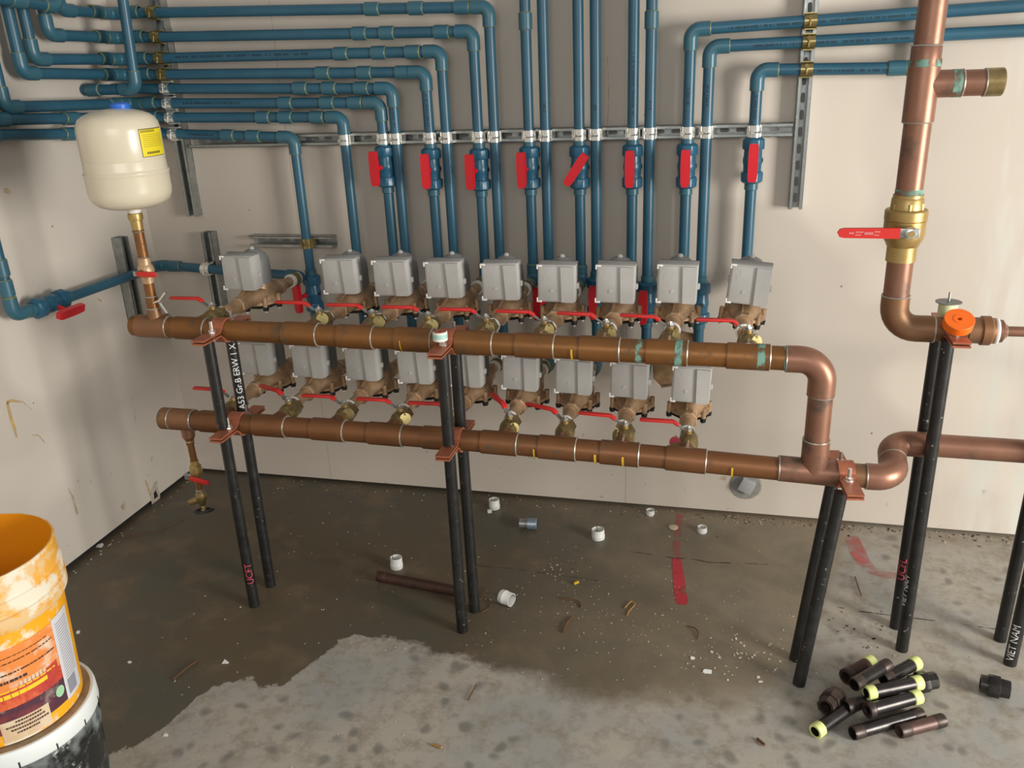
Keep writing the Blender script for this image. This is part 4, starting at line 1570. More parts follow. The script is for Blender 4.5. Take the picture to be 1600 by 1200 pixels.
m.cyl((XR_ + .075, YRR, 1.507), (XR_ + .132, YRR, 1.507), .0285, 'copperpink', 28)
m.lathe((XR_ + .128, YRR, 1.507), (1, 0, 0), [(0, .0), (0, .0305), (.036, .0305), (.038, .0285), (.038, .0260), (.012, .0260), (.012, .0)], 'brass', 28, caps=False)
m.ring((XR_ + .128, YRR, 1.507), (1, 0, 0), .029, .0022, 'solder', 28, 6)
m.ring((XR_ + .082, YRR, 1.507), (1, 0, 0), .029, .0024, 'solder', 28, 6)
m.build('stub', rs)
m = MB()
for z, r, h in ((1.545, RRT + .0004, .016), (1.243, RR + .0004, .030)):
    m.lathe((XR_, YRR, z), (0, 0, 1), [(0, r), (h, r)], 'bloom', 32, caps=False)
m.lathe((XR_ + .060, YRR, 1.507), (1, 0, 0), [(0, .0304), (.018, .0304)], 'bloom', 28, caps=False)
m.build('patina', rs)
MB().cyl((XR_, YRR, 1.0), (XR_, YRR, 1.115), RR, 'copperpink', 32).build('pipe', rs)
m = MB()
q = bend([(XR_, YRR, 1.012), (XR_, YRR, ZR), (XR_ + .095, YRR, ZR)], 0.056)
m.sweep(q, RRT - .001, 'copperdull', 32)
m.ring((XR_, YRR, 1.012), (0, 0, 1), RR + .002, .0022, 'solder', 32, 6)
m.ring((XR_ + .095, YRR, ZR), (1, 0, 0), RR + .002, .0022, 'solder', 32, 6)
m.build('elbow', rs)
m = MB()
m.cyl((XR_ + .09, YRR, ZR), (2.80, YRR, ZR), RH, 'copperdull', 32)
m.build('pipe', rs)
m = MB()
m.lathe((2.752, YRR, ZR), (1, 0, 0), [(0, RH), (0, .0325), (.028, .0325), (.031, .0365), (.050, .0365), (.054, .0325), (.060, .0315)], 'copperdull', 32)
m.lathe((2.812, YRR, ZR), (1, 0, 0), [(0, .0310), (.004, .0325), (.008, .0310)], 'ptfe', 28)
m.lathe((2.818, YRR, ZR), (1, 0, 0), [(0, .028), (.012, .028), (.014, .024), (.020, .018)], 'copperpink', 28)
m.ring((2.838, YRR, ZR), (1, 0, 0), .014, .003, 'patina', 24, 6)
m.build('reducer', rs)
MB().cyl((2.83, YRR, ZR), (3.9, YRR, ZR + .005), .0125, 'copperpink', 20).build('thin_pipe', rs)

# big ball valve in the riser
bvb = thing('brass_valve', 'large brass ball valve with long red lever in the tall copper riser', 'valve', (XR_, YRR, 1.105))
m = MB()
m.lathe((XR_, YRR, 1.100), (0, 0, 1), [(0, RR), (0, .0345), (.036, .0345), (.038, .037), (.046, .040), (.052, .044), (.066, .0475), (.098, .0475), (.099, .0465), (.101, .0485), (.122, .0485), (.125, .046),
                                       (.126, .0375), (.150, .0362), (.153, .034), (.160, .034), (.160, RR)], 'brassnew', 36, caps=False)
m.lathe((XR_, YRR, 1.226), (0, 0, 1), [(0, .039), (.014, .039), (.015, .036)], 'brassnew', 6)
m.cyl((XR_ + .004, YRR - .04, 1.178), (XR_ + .004, YRR - .060, 1.178), .016, 'brassnew', 18)
m.build('body', bvb)
m = MB()
m.lathe((XR_ + .004, YRR - .058, 1.178), (0, -1, 0), [(0, .0125), (.010, .0125), (.011, .009)], 'chrome', 6)
m.cyl((XR_ + .004, YRR - .066, 1.178), (XR_ + .004, YRR - .073, 1.178), .0075, 'brassnew', 14)
m.build('stem_nut', bvb)
m = MB()
m.box((XR_ - .008, YRR - .061, 1.179), (.062, .0035, .022), 'zinc', bev=.001)
lv = m.build('lever', bvb)
m = MB()
m.prism([(-.024, -.0125), (-.024, .0125), (-.038, .0125), (-.148, .0115), (-.158, .009), (-.163, .0), (-.158, -.009), (-.148, -.0115), (-.038, -.0125)],
        (XR_ + .004, YRR - .057, 1.179), (1, 0, 0), (0, 0, 1), .010, 'redgrip')
g = m.build('grip', lv)
m = MB()
for x0, x1, zz, hh in ((-.118, -.108, .0005, .0022), (-.104, -.088, .003, .0016), (-.104, -.092, -.004, .0014), (-.084, -.066, .0, .003), (-.062, -.050, .004, .0016), (-.062, -.052, -.004, .0014)):
    k = x0
    while k < x1:
        m.box((XR_ - .014 + k, YRR - .0673, 1.179 + zz), (.0012, .0006, hh * 2), 'pinkprint')
        k += .0022
m.build('print', lv)

# ------------------------------------------------------------------ expansion tank on the upper header
XT, YTK = 0.556, YH
zt0 = header_z(XT, True)
fit = thing('tank_fitting', 'copper and brass stub with small valves rising from the upper header to the tank', 'pipe fitting', (XT, YTK, zt0 + .028))
m = MB()
m.cyl((XT, YTK, zt0 + .02), (XT, YTK, zt0 + .056), .0215, 'copperdull', 24, r1=.019)
m.ring((XT, YTK, zt0 + .056), (0, 0, 1), .0175, .0022, 'solder', 24, 6)
m.cyl((XT, YTK, zt0 + .05), (XT, YTK, zt0 + .092), .0175, 'copper', 24)
m.ring((XT, YTK, zt0 + .092), (0, 0, 1), .0165, .0022, 'solder', 24, 6)
m.cyl((XT, YTK, zt0 + .09), (XT, YTK, zt0 + .135), .0145, 'copper', 24)
m.build('lower_stub', fit)
m = MB()
m.cyl((XT, YTK, zt0 + .205), (XT, YTK, zt0 + .290), .0145, 'copper', 24)
m.ring((XT, YTK, zt0 + .206), (0, 0, 1), .0160, .0020, 'solder', 24, 6)
m.ring((XT, YTK, zt0 + .280), (0, 0, 1), .0150, .0020, 'patina', 24, 6)
m.build('upper_stub', fit)
m = MB()
m.lathe((XT, YTK, zt0 + .286), (0, 0, 1), [(0, .0155), (.026, .0165), (.027, .0195), (.036, .0205), (.044, .0195), (.046, .016)], 'brassnew', 24)
m.build('adapter', fit)
m = MB()
m.lathe((XT, YTK, zt0 + .132), (0, 0, 1), [(0, .0165), (.018, .0175), (.020, .020), (.036, .0235), (.050, .020), (.053, .0175), (.072, .0175)], 'bronze', 24)
m.cyl((XT, YTK - .015, zt0 + .166), (XT, YTK - .036, zt0 + .166), .009, 'brass', 14)
vb = m.build('valve_body', fit)
m = MB()
m.box((XT + .028, YTK - .038, zt0 + .166), (.064, .006, .016), 'redgrip', bev=.0028)
m.box((XT - .002, YTK - .034, zt0 + .166), (.030, .0025, .014), 'zinc')
m.build('valve_lever', fit)
m = MB()
m.cyl((XT + .012, YTK - .010, zt0 + .075), (XT + .046, YTK - .012, zt0 + .088), .0035, 'chrome', 10)
m.cyl((XT + .034, YTK - .012, zt0 + .080), (XT + .062, YTK - .012, zt0 + .108), .006, 'chrome', 12)
m.cyl((XT + .034, YTK - .012, zt0 + .078), (XT + .052, YTK - .012, zt0 + .046), .0035, 'chrome', 10)
m.build('bleed_valve', fit)

tz = zt0 + .336
tank = thing('expansion_tank', 'cream expansion tank with yellow sticker standing on the end of the upper header', 'tank', (XT, YTK, tz))
m = MB()
rT = 0.109
prof = [(.020, .016), (.021, .040), (.025, .066), (.033, .088), (.043, .100), (.058, .107), (.072, rT), (.112, rT), (.115, rT + .0008), (.118, rT + .0022), (.122, rT + .0022), (.126, rT - .0010), (.130, rT - .002),
        (.150, rT - .0022), (.153, rT - .0032), (.156, rT - .0022), (.232, rT - .002), (.248, rT - .005), (.262, rT - .013), (.271, rT - .026), (.279, .062), (.284, .036), (.286, .018), (.286, .0)]
m.lathe((XT, YTK, tz - .012), (0, 0, 1), prof, 'cream', 56, caps=False)
m.build('shell', tank)
m = MB()
m.lathe((XT, YTK, tz - .004), (0, 0, 1), [(0, .0165), (.006, .018), (.010, .0165), (.024, .0175), (.024, .0)], 'ptfe', 20, caps=False)
m.build('neck', tank)
MB().lathe((XT + .008, YTK + .015, tz + .268), (0, 0, 1), [(0, .024), (.006, .026), (.016, .025), (.020, .018), (.021, 0)], 'capblue', 24, caps=False).build('valve_cap', tank)


def wrap_patch(ctr, r, a0, a1, z0, z1, mat, n=14):
    vs, fs = [], []
    for k in range(n + 1):
        a = a0 + (a1 - a0) * k / n
        d = Vector((math.cos(a), math.sin(a), 0)) * r
        vs += [Vector((ctr[0], ctr[1], z0)) + d, Vector((ctr[0], ctr[1], z1)) + d]
    for k in range(n):
        fs.append([2 * k, 2 * k + 2, 2 * k + 3, 2 * k + 1])
    return vs, fs, mat


acam = math.atan2(CAM.y - YTK, CAM.x - XT)
s0, s1 = acam + math.radians(26), acam + math.radians(74)
m = MB()
m.add(*wrap_patch((XT, YTK), rT - .0014, s0, s1, tz + .150, tz + .222, 'labelink'))
m.add(*wrap_patch((XT, YTK), rT - .0011, s0 + .012, s1 - .012, tz + .1515, tz + .2200, 'sticker'))
for k in range(7):
    zz = tz + .176 + k * .0050
    a = s0 + .08
    while a < s1 - .10:
        w = random.uniform(.02, .05)
        m.add(*wrap_patch((XT, YTK), rT - .0008, a, a + w, zz, zz + .0011, 'gold', 2))
        a += w + .012
for k in range(10):
    a = s0 + .05 + k * .045
    m.add(*wrap_patch((XT, YTK), rT - .0008, a, a + .022, tz + .2125, tz + .2185, 'labelink', 2))
for k in range(8):
    a = s0 + .14 + k * .055
    m.add(*wrap_patch((XT, YTK), rT - .0008, a, a + .035, tz + .157, tz + .163, 'rust', 2))
m.build('sticker', tank)

# ------------------------------------------------------------------ drain under the lower header
dr = thing('drain_valve', 'small brass drain valve with red lever and black wheel hanging under the lower header', 'valve', (0.592, YH, .556))
XDn = 0.592
m = MB()
m.lathe((XDn, YH, .560), (0, 0, -1), [(0, .0185), (.012, .0155), (.014, .0125), (.030, .0125)], 'copper', 20)
m.ring((XDn, YH, .540), (0, 0, 1), .0115, .0022, 'solder', 20, 6)
m.cyl((XDn, YH, .535), (XDn + .002, YH, .470), .0105, 'copper', 20)
m.build('inlet_tube', dr)
m = MB()
m.cyl((XDn + .003, YH, .405), (XDn + .003, YH, .365), .0095, 'copper', 20)
m.ring((XDn + .003, YH, .372), (0, 0, 1), .0105, .0022, 'solder', 20, 6)
m.build('outlet_tube', dr)
m = MB()
m.lathe((XDn + .002, YH, .474), (0, 0, -1), [(0, .0125), (.014, .0135), (.018, .0175), (.034, .0195), (.048, .0175), (.054, .0130), (.072, .0120)], 'brassnew', 20)
m.cyl((XDn - .010, YH - .008, .425), (XDn - .030, YH - .014, .425), .008, 'zinc', 12)
m.build('ball_valve', dr)
m = MB()
m.box((XDn + .024, YH - .024, .418), (.066, .006, .017), 'redgrip', Matrix.Rotation(math.radians(10), 3, 'Y'), bev=.0028)
m.box((XDn - .012, YH - .020, .423), (.03, .003, .013), 'zinc')
m.build('lever', dr)
m = MB()
m.lathe((XDn + .003, YH, .372), (0, 0, -1), [(0, .013), (.010, .014), (.016, .017), (.030, .018), (.040, .013), (.054, .010)], 'brass', 20)
m.cyl((XDn - .004, YH - .006, .340), (XDn - .034, YH - .010, .330), .011, 'brass', 16)
m.cyl((XDn + .003, YH, .320), (XDn + .006, YH - .004, .300), .006, 'brassnew', 12)
m.build('hose_bib', dr)
m = MB()
n = 30
a, u, v = frame((.1, -.25, -1))
c = Vector((XDn + .006, YH - .004, .300))
vs = []
pts = []
for i in range(n):
    th = 2 * PI * i / n
    rr = .026 + .0025 * math.cos(6 * th)
    pts.append(c + u * rr * math.cos(th) + v * rr * math.sin(th))
m.sweep(pts + [pts[0]], .0042, 'blackplastic', 10)
for k in range(3):
    th = 2 * PI * k / 3
    m.cyl(c, c + u * .025 * math.cos(th) + v * .025 * math.sin(th), .003, 'blackplastic', 8)
m.lathe(c - a * .003, a, [(0, .008), (.007, .007)], 'chrome', 14)
m.build('hand_wheel', dr)

# ------------------------------------------------------------------ cleanout on the back wall
p = at(1165, 758, 1, 0)
co = thing('cleanout_plug', 'round grey cleanout plug with a square nut set low in the back wall', 'plug', (p.x, 0, p.z))
R0 = .054
m = MB()
m.lathe((p.x, .002, p.z), (0, -1, 0), [(0, R0 + .004), (.003, R0 + .004), (.0035, R0)], 'plaster', 40)
m.lathe((p.x, -.001, p.z), (0, -1, 0), [(0, R0 - .001), (.003, R0 - .001), (.003, R0 - .008), (.0032, 0)], 'cleanshade', 40, caps=False)  # disc colour darkened to stand for the shaded recess
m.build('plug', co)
MB().box((p.x + .003, -.014, p.z + .006), (.050, .028, .050), 'cleanout', Matrix.Rotation(math.radians(24), 3, 'Y'), bev=.003).build('square_nut', co)

# ------------------------------------------------------------------ loose things on the floor
def protector(label, p, r, h, rot, slit=True, mat='cap', wall=.0018):
    """split white plastic thread protector: a short ring open at one side"""
    n = 30
    gap = 0.16 if slit else 0
    m = MB()
    vs, fs = [], []
    sec = [(r - wall, 0), (r, 0), (r + .0012, h * .35), (r, h * .4), (r - .0004, h), (r - wall, h)]
    k = len(sec)
    for i in range(n + 1):
        th = gap / 2 + (2 * PI - gap) * i / n
        for rr, z in sec:
            vs.append((rr * math.cos(th), rr * math.sin(th), z))
    for i in range(n):
        for j in range(k):
            fs.append([i * k + j, (i + 1) * k + j, (i + 1) * k + (j + 1) % k, i * k + (j + 1) % k])
    if slit:
        fs.append(list(range(k)))
        fs.append([n * k + j for j in range(k)][::-1])
    m.add(vs, fs, mat)
    o = m.build('thread_protector', None, (0, 0, 0))
    o.location = p
    o.rotation_euler = rot
    return tag(o, label, 'plastic ring', 'white plastic rings on the floor')


R_ = math.radians
protector('split white plastic ring standing on the floor left of the rusty pipe', at(620, 887, 2, 0), .0205, .040, (R_(3), R_(2), R_(150)))
protector('split white plastic ring between the middle posts and the red floor line', at(935, 841, 2, 0), .0225, .036, (R_(-2), R_(3), R_(110)))
q = at(789, 943, 2, 0)
protector('white plastic ring tipped on its side beside the middle back post', (q.x - .012, q.y + .006, .0225), .0215, .040, (R_(90), 0, R_(68)))
protector('translucent white plastic ring against the back wall behind the middle posts', at(773, 794, 2, 0), .020, .038, (0, R_(3), R_(140)))
protector('small white plastic ring against the back wall left of the red line', at(1016, 804, 2, 0), .0150, .020, (0, 0, R_(90)), slit=False)
protector('small white plastic ring on the floor right of the red line', at(1097, 831, 2, 0), .0165, .021, (0, 0, R_(90)), slit=False)
q = at(1052, 825, 2, 0)
tag(MB().lathe((q.x, q.y, 0.001), (0, 0, 1), [(0, .0165), (.004, .0170), (.006, .012), (.0062, 0)], 'chip', 20, caps=False).build('plastic_disc', None, (q.x, q.y, 0)),
    'flat off-white disc lying on the red floor line', 'disc')
q = at(757 + 8, 801, 2, 0)
tag(MB().box((q.x, q.y, .006), (.016, .012, .012), 'cap', Matrix.Rotation(.4, 3, 'Z'), bev=.001).build('plastic_scrap', None, (q.x, q.y, 0)),
    'tiny white plastic scrap in front of the translucent ring by the back wall', 'scrap')

# grey-blue adapter lying by the wall
q = at(825, 826, 2, 0)
ad = thing('pipe_adapter', 'blue grey threaded pipe adapter lying on its side near the back wall', 'pipe fitting', (q.x, q.y, 0))
z = .021
m = MB()
m.lathe((q.x - .002, q.y, z), (1, .12, 0), [(0, .018), (0, .0205), (.034, .0205), (.036, .018)], 'bluezinc', 28, caps=False)
for k in range(6):
    m.ring((q.x + .003 + k * .005, q.y + k * .0006, z), (1, .12, 0), .0200, .0014, 'bluezinc', 28, 6)
m.build('threaded_end', ad)
m = MB()
m.lathe((q.x - .030, q.y - .0036, z), (1, .12, 0), [(0, .013), (0, .0175), (.024, .0180), (.026, .0205), (.030, .0205), (.030, .013)], 'zinc', 28, caps=False)
m.build('plain_end', ad)

# rusty pipe behind the middle posts
a, c = at(590, 900, 2, .018), at(722, 925, 2, .018)
rp = thing('steel_pipe', 'rusty brown steel pipe lying on the floor behind the middle posts', 'pipe', (a.x, a.y, 0))
m = MB()
m.pipe(a, c, .0170, 'rust', 24)
m.build('tube', rp)
d = (c - a).normalized()
MB().lathe(a + d * .006, d, [(0, .0168), (.001, .0175), (.028, .0175), (.029, .0168)], 'rust', 24, caps=False).build('thread', rp)


# nipples
def nipple(label, a, c, r=.0165, mat='nipple', caps=(), collar=(), thread=True, parts=None):
    a, c = Vector(a), Vector(c)
    d = (c - a).normalized()
    L = (c - a).length
    t = thing('pipe_nipple', label, 'pipe nipple', (a.x, a.y, 0), 'heap of steel pipe nipples')
    MB().pipe(a, c, r, mat, 24, wall=.0035).build('tube', t)
    MB().cyl(a + d * (L * .30), a + d * (L * .7), r - .0036, 'black', 16).build('bore', t)
    for e in caps:
        p0 = a - d * .0015 if e == 0 else c + d * .0015
        dd = d if e == 0 else -d
        m = MB()
        m.lathe(p0, dd, [(0, r - .004), (0, r + .0012), (.003, r + .0026), (.022, r + .0020), (.024, r)], 'limecap', 26, caps=False)
        m.build('thread_protector', t)
    for e in collar:
        p0 = a - d * .001 if e == 0 else c + d * .001
        dd = d if e == 0 else -d
        m = MB()
        m.lathe(p0, dd, [(.006, r - .005), (0, r - .004), (0, r + .003), (.002, r + .0042), (.016, r + .0035), (.020, r)], 'thread', 26, caps=False)
        m.build('threaded_ring', t)
    if thread:
        for e in (0, 1):
            if e in caps or e in collar:
                continue
            p0 = a if e == 0 else c
            dd = d if e == 0 else -d
            m = MB()
            m.lathe(p0 + dd * .001, dd, [(0, r), (.001, r + .0008), (.026, r + .0008), (.028, r)], 'thread', 24, caps=False)
            m.build('thread', t)
    return t


def zat(x, y, z):
    return at(x, y, 2, z)


r = .0165
nipple('lime capped nipple lying lowest at the left front of the heap', zat(1274, 1143, r), zat(1335, 1100, r + .006), caps=(0,))
nipple('long bare grey nipple at the front of the heap', zat(1332, 1146, r), zat(1440, 1115, r))
nipple('short brown nipple at the right front of the heap', zat(1405, 1143, r), zat(1474, 1125, r), mat='rustnip')
nipple('nipple with threaded ring and lime bands above the long bare one', zat(1355, 1110, .046), zat(1436, 1088, .046), caps=(1,), collar=(0,))
nipple('nipple with lime caps at both ends on the upper middle of the heap', zat(1354, 1083, .062), zat(1438, 1066, .062), caps=(0, 1))
nipple('nipple with one lime cap at the upper right of the heap', zat(1380, 1062, .060), zat(1433, 1035, .060), caps=(1,))
nipple('bare grey nipple lying on top of the heap', zat(1334, 1070, .080), zat(1388, 1038, .080))
nipple('dark threaded nipple at the back left of the heap with a lime edge', zat(1322, 1058, .038), zat(1362, 1034, .038), r=.0185, mat='rust', collar=(0,), caps=(1,))
nipple('dark nipple half buried in the middle of the heap', zat(1322, 1105, .034), zat(1400, 1082, .034))

# union halves on the heap and one alone at the right
def hex_union(label, p, d, r, mat='nipple'):
    d = Vector(d).normalized()
    p = Vector(p)
    t = thing('pipe_union', label, 'pipe fitting', (p.x, p.y, 0), 'dark steel unions')
    m = MB()
    m.lathe(p - d * .030, d, [(.0, r * .55), (0, r * .80), (.018, r * .84), (.019, r * .55)], mat, 26, caps=False)
    m.lathe(p + d * .012, d, [(0, r * .84), (.026, r * .80), (.026, r * .55), (.0, r * .5)], mat, 8, caps=False)
    m.build('ends', t)
    MB().lathe(p - d * .013, d, [(0, r * .7), (0, r * .96), (.002, r), (.026, r), (.028, r * .96), (.028, r * .7)], mat, 8, caps=False).build('hex_nut', t)
    return t


hex_union('dark steel union at the left of the heap', zat(1300, 1094, .028), (-.45, -.75, .06), .029, 'thread')
hex_union('dark hexagonal union at the right end of the heap', zat(1440, 1066, .030), (.95, .30, .1), .027)
hex_union('dark steel union lying alone on the floor at the right edge', zat(1552, 1072, .029), (1, -.22, 0), .0285)

# wood shavings, curls and scraps one can pick out
sh = [('thin curled brown shaving near the middle back post', [(745, 938), (758, 934), (767, 942), (764, 950), (752, 957)], .0022, 'shaving'),
      ('hooked brown shaving on the floor between the middle posts and the red line', [(879, 936), (895, 937), (904, 940), (908, 949)], .004, 'shaving'),
      ('tan curled strip lying front left of the red line', [(976, 950), (986, 940), (992, 944), (982, 956), (980, 962)], .004, 'ochre2'),
      ('dark bent twig on the floor in front of the middle', [(880, 988), (884, 976), (892, 966), (894, 964)], .005, 'shaving'),
      ('thin curved stalk on the floor front right of centre', [(1073, 978), (1085, 981), (1091, 988), (1089, 998)], .003, 'shaving'),
      ('short straight stick on the pale front floor', [(731, 1094), (744, 1070)], .0035, 'shaving'),
      ('dark stick on the damp floor at the left front', [(270, 1062), (290, 1045), (308, 1032)], .004, 'shaving'),
      ('dark twig on the damp floor near the left wall', [(252, 827), (268, 819), (288, 808)], .003, 'shaving'),
      ('long dark twig on the damp floor beside the left wall', [(188, 840), (215, 834), (256, 829)], .0025, 'shaving'),
      ('small flat dark peg on the pale floor at the right front', [(1183, 1154), (1195, 1164)], .006, 'shaving'),
      ('tan wood sliver on the pale front floor', [(676, 1163), (690, 1168)], .006, 'ochre2'),
      ('yellow scrap on the floor in front of the middle', [(897, 912), (904, 909)], .008, 'yellowmark'),
      ('bent dark wire on the floor behind the right posts', [(1336, 901), (1341, 917), (1346, 931)], .003, 'shaving')]
M['ochre2'] = nmat('tan_strip', (0.36, 0.20, 0.06), 0.7)
for lab, pts, w, mt in sh:
    P = [at(x, y, 2, .004 + .002 * math.sin(i * 1.3)) for i, (x, y) in enumerate(pts)]
    if len(P) > 2:
        Q = []
        for i in range(len(P) - 1):
            p0, p1, p2, p3 = P[max(i - 1, 0)], P[i], P[i + 1], P[min(i + 2, len(P) - 1)]
            for k in range(5):
                s = k / 5
                Q.append(0.5 * ((2 * p1) + (p2 - p0) * s + (2 * p0 - 5 * p1 + 4 * p2 - p3) * s * s + (3 * p1 - p0 - 3 * p2 + p3) * s ** 3))
        P = Q + [P[-1]]
    o = MB().sweep(P, w * .6, mt, 7).build('wood_shaving', None, (P[0].x, P[0].y, 0))
    tag(o, lab, 'shaving', 'shavings and twigs on the floor')

# loose crumbs: nobody could count them
m = MB()
random.seed(11)


def crumbs(n, fx, fy, size, mats):
    for _ in range(n):
        x, y = fx(), fy()
        s = size * random.uniform(.4, 1.5)
        if y > -0.004 or x < .02:
            continue
        R = Matrix.Rotation(random.uniform(0, PI), 3, 'Z') @ Matrix.Rotation(random.uniform(-.3, .3), 3, 'X')
        m.box((x, y, s * .2), (s * random.uniform(.7, 2), s, s * .4), random.choice(mats), R)


U = random.uniform
crumbs(200, lambda: U(.35, 2.3), lambda: -abs(random.gauss(0, .06)) - .005, .0030, ('chip', 'shaving', 'shaving', 'plaster'))
crumbs(260, lambda: U(2.2, 3.4), lambda: -abs(random.gauss(0, .03)) - .005, .0034, ('shaving', 'black', 'plaster'))
crumbs(320, lambda: random.gauss(2.05, .28), lambda: random.gauss(-.70, .14), .0022, ('chip', 'plaster', 'chip', 'plaster'))
crumbs(120, lambda: U(.6, 2.6), lambda: U(-1.0, -.1), .0022, ('chip', 'plaster'))
crumbs(60, lambda: U(.5, 1.5), lambda: U(-1.5, -.3), .0024, ('chip', 'plaster'))
crumbs(45, lambda: random.gauss(2.26, .06), lambda: random.gauss(-.80, .05), .0045, ('cap', 'chip'))
crumbs(40, lambda: random.gauss(1.67, .04), lambda: random.gauss(-.48, .03), .003, ('shaving', 'plaster'))
crumbs(40, lambda: random.gauss(2.62, .07), lambda: random.gauss(-.62, .04), .0035, ('plaster', 'shaving', 'black'))
crumbs(90, lambda: abs(random.gauss(0, .02)) + .02, lambda: U(-1.5, -.05), .004, ('shaving', 'plaster'))
o = m.build('crumbs', None, (0, 0, 0))
o['kind'] = 'stuff'
tag(o, 'scattered pale wood and plaster crumbs across the concrete floor', 'crumbs')
for lab, px, py, s in (('white paint flake on the floor at front right of centre', 1105, 1050, .020), ('small white flake left of the larger paint flake', 1083, 1029, .014),
                       ('pale crumpled scrap at the foot of the back wall behind the middle', 820, 770, .016), ('white scrap on the damp floor beside the orange bucket', 122, 989, .016),
                       ('white curled peeling at the foot of the left wall', 156, 853, .028), ('pale wood chip on the damp floor at the left front', 203, 785 + 250, .010),
                       ('white screw lying on the pale floor near the buckets', 259, 1149, .012), ('torn white scrap on the damp floor at left', 352, 1035, .018)):
    q = at(px, py, 2, 0)
    P = []
    for k in range(9):
        th = 2 * PI * k / 9
        rr = s * U(.35, .75)
        P.append((rr * math.cos(th), rr * math.sin(th) * .7))
    o = MB().prism(P, (q.x, q.y, .001), (1, 0, 0), (0, 1, .25), .0015, 'cap').build('scrap', None, (q.x, q.y, 0))
    tag(o, lab, 'scrap', 'pale scraps on the floor')

# ------------------------------------------------------------------ buckets
BX, BY = 0.790, -1.752
bk = thing('bucket', 'black paint smeared bucket with a white lid at the left front corner', 'bucket', (BX, BY, 0), 'stacked buckets')
m = MB()
m.lathe((BX, BY, 0), (0, 0, 1), [(0, .0), (0, .128), (.004, .132), (.25, .143), (.310, .145), (.312, .149), (.328, .149), (.330, .146), (.367, .147), (.367, .0)], 'blackpail', 72, caps=False)
m.build('body', bk)
m = MB()
m.lathe((BX, BY, .364), (0, 0, 1), [(0, .147), (0, .152), (.003, .1535), (.028, .1530), (.035, .1515), (.038, .149), (.038, .144), (.036, .1425)], 'whitelid', 72, caps=False)
m.lathe((BX, BY, .4005), (0, 0, 1), [(0, .1430), (-.002, .136), (-.002, .0)], 'lidtop', 72, caps=False)
lid = m.build('lid', bk)
m = MB()
for k in range(14):
    th = 2 * PI * k / 14 + .09
    d = Vector((math.cos(th), math.sin(th), 0))
    m.box(Vector((BX, BY, .371)) + d * .1530, (.0022, .0028, .013), 'blackplastic', Matrix.Rotation(th, 3, 'Z'))
m.build('rim_slots', lid)

ZB0 = 0.4012
ob = thing('bucket', 'orange splattered bucket with a printed label standing on the white lid', 'bucket', (BX, BY, ZB0), 'stacked buckets')
m = MB()
m.lathe((BX, BY, ZB0), (0, 0, 1), [(0, 0), (0, .124), (.005, .130), (.25, .1415)], 'orangepail', 72, caps=False)
m.lathe((BX, BY, ZB0), (0, 0, 1), [(.25, .1415), (.251, .150), (.256, .1525), (.280, .1530), (.282, .149), (.289, .149), (.291, .1525), (.312, .1525), (.314, .1495), (.356, .1490), (.360, .1500), (.364, .1485), (.364, .1455)],
        'orangecollar', 72, caps=False)
m.lathe((BX, BY, ZB0), (0, 0, 1), [(.364, .1455), (.28, .1425), (.02, .128), (.02, 0)], 'orangein', 72, caps=False)
m.build('body', ob)


def pail_r(z):
    return .130 + (.1415 - .130) * (z - .005) / .245 + .0005


ac = math.atan2(CAM.y - BY, CAM.x - BX)


def pail_patch(m, a0, a1, z0, z1, mat, lift=0.0, skew=0.0, n=24, nz=1):
    vs, fs = [], []
    for k in range(n + 1):
        a = a0 + (a1 - a0) * k / n
        for j in range(nz + 1):
            z = z0 + (z1 - z0) * j / nz + skew * (a - a0)
            rr = pail_r(z) + lift
            vs.append(Vector((BX + rr * math.cos(a), BY + rr * math.sin(a), ZB0 + z)))
    for k in range(n):
        for j in range(nz):
            b0 = k * (nz + 1) + j
            fs.append([b0, b0 + nz + 1, b0 + nz + 2, b0 + 1])
    m.add(vs, fs, mat)


m = MB()
L0, L1 = ac - 1.7, ac + R_(43)
pail_patch(m, L0, L1, .165, .215, 'labelorange')
pail_patch(m, L0, L1, .115, .165, 'labelorange')
pail_patch(m, L0, L1, .085, .115, 'labelred')
pail_patch(m, L0, L1, .030, .085, 'labelpurple')
pail_patch(m, L0, L1 - .25, .108, .117, 'labelyellow', .0003)
pail_patch(m, L0, L1 - .1, .122, .125, 'labelyellow', .0003)
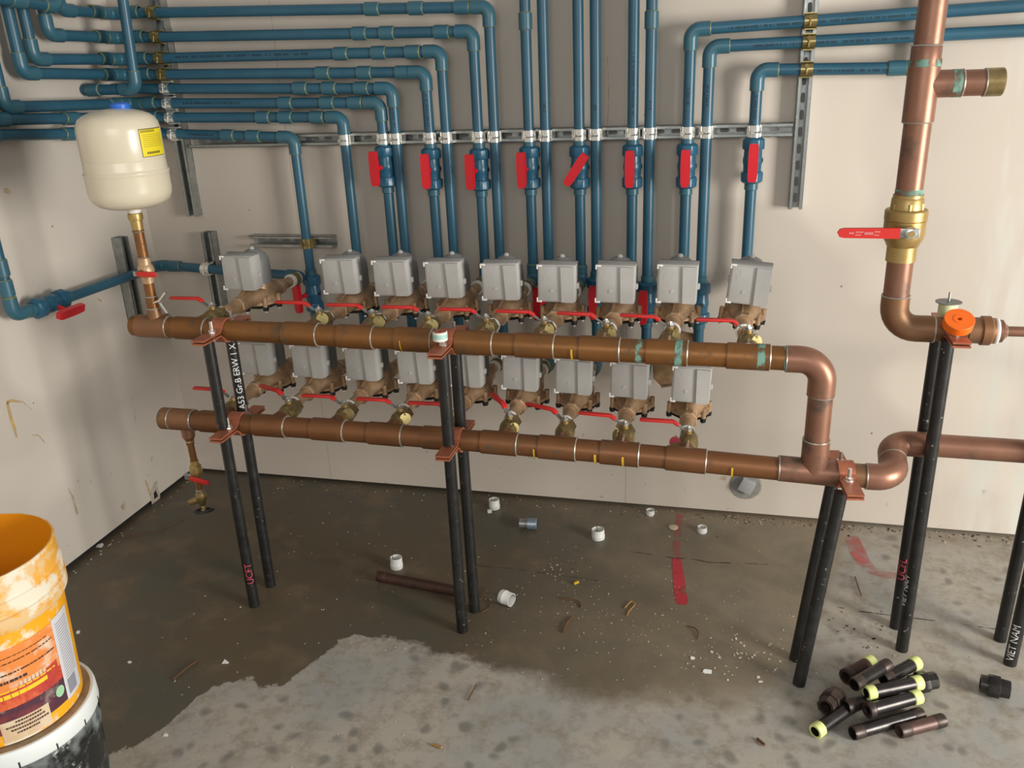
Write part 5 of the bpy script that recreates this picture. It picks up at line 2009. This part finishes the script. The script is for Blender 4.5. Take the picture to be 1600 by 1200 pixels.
# broad red swoosh
pail_patch(m, L0, L1 - .05, .062, .098, 'labelred', .0002, skew=.015)
lab = m.build('label', ob)
m = MB()
pail_patch(m, L1, L1 + R_(24), .026, .218, 'labelwhite', .0002)
for k in range(22):
    zz = .075 + k * .006
    pail_patch(m, L1 + .06, L1 + R_(20), zz, zz + .0016, 'labelgrey', .0005, n=4)
pail_patch(m, L1 + .06, L1 + R_(16), .035, .070, 'labelgrey', .0005, n=4)
m.build('white_strip', lab)
m = MB()
pail_patch(m, ac - R_(14), ac + R_(24), -.002 + .012, .058, 'labeltan', .0006)
for k, (w0, w1) in enumerate(((.30, .80), (.1, .88), (.18, .92), (.28, .7))):
    zz = .050 - k * .0085
    a = ac - R_(14) + R_(38) * w0
    e = ac - R_(14) + R_(38) * w1
    while a < e:
        w = U(.012, .035)
        pail_patch(m, a, a + w, zz, zz + .0042, 'labelink', .0009, n=2)
        a += w + .007
m.build('tan_box', lab)
m = MB()
n = 26
a_c, z_c = ac + R_(36.5), .062
vs = [Vector((BX + (pail_r(z_c) + .001) * math.cos(a_c), BY + (pail_r(z_c) + .001) * math.sin(a_c), ZB0 + z_c))]
for k in range(n):
    th = 2 * PI * k / n
    a = a_c + .0105 * math.cos(th) / .135
    z = z_c + .0125 * math.sin(th)
    rr = pail_r(z) + .001
    vs.append(Vector((BX + rr * math.cos(a), BY + rr * math.sin(a), ZB0 + z)))
m.add(vs, [[0, 1 + k, 1 + (k + 1) % n] for k in range(n)], 'labelgreen')
m.build('green_seal', lab)
m = MB()
for zz, w0, w1, h in ((.196, .1, .95, .0015), (.184, .55, .98, .0022), (.160, .62, .98, .003), (.142, .62, .8, .006), (.139, .2, .5, .004)):
    a = L0 + (L1 - L0) * w0
    e = L0 + (L1 - L0) * w1
    while a < e:
        w = U(.015, .06)
        pail_patch(m, a, min(a + w, e), zz, zz + h, 'labelink', .0008, n=3)
        a += w + U(.004, .02)
m.build('label_print', lab)
m = MB()
for k in range(7):
    a = L1 - .62 + k * .055
    pail_patch(m, a, a + .042, .1265, .1375, 'labeltan', .0006, n=3)
m.build('label_letters', lab)

for o in D.objects:
    if '_w' in o:
        del o['_w']
for mt in D.materials:
    if 'b' in mt:
        del mt['b']
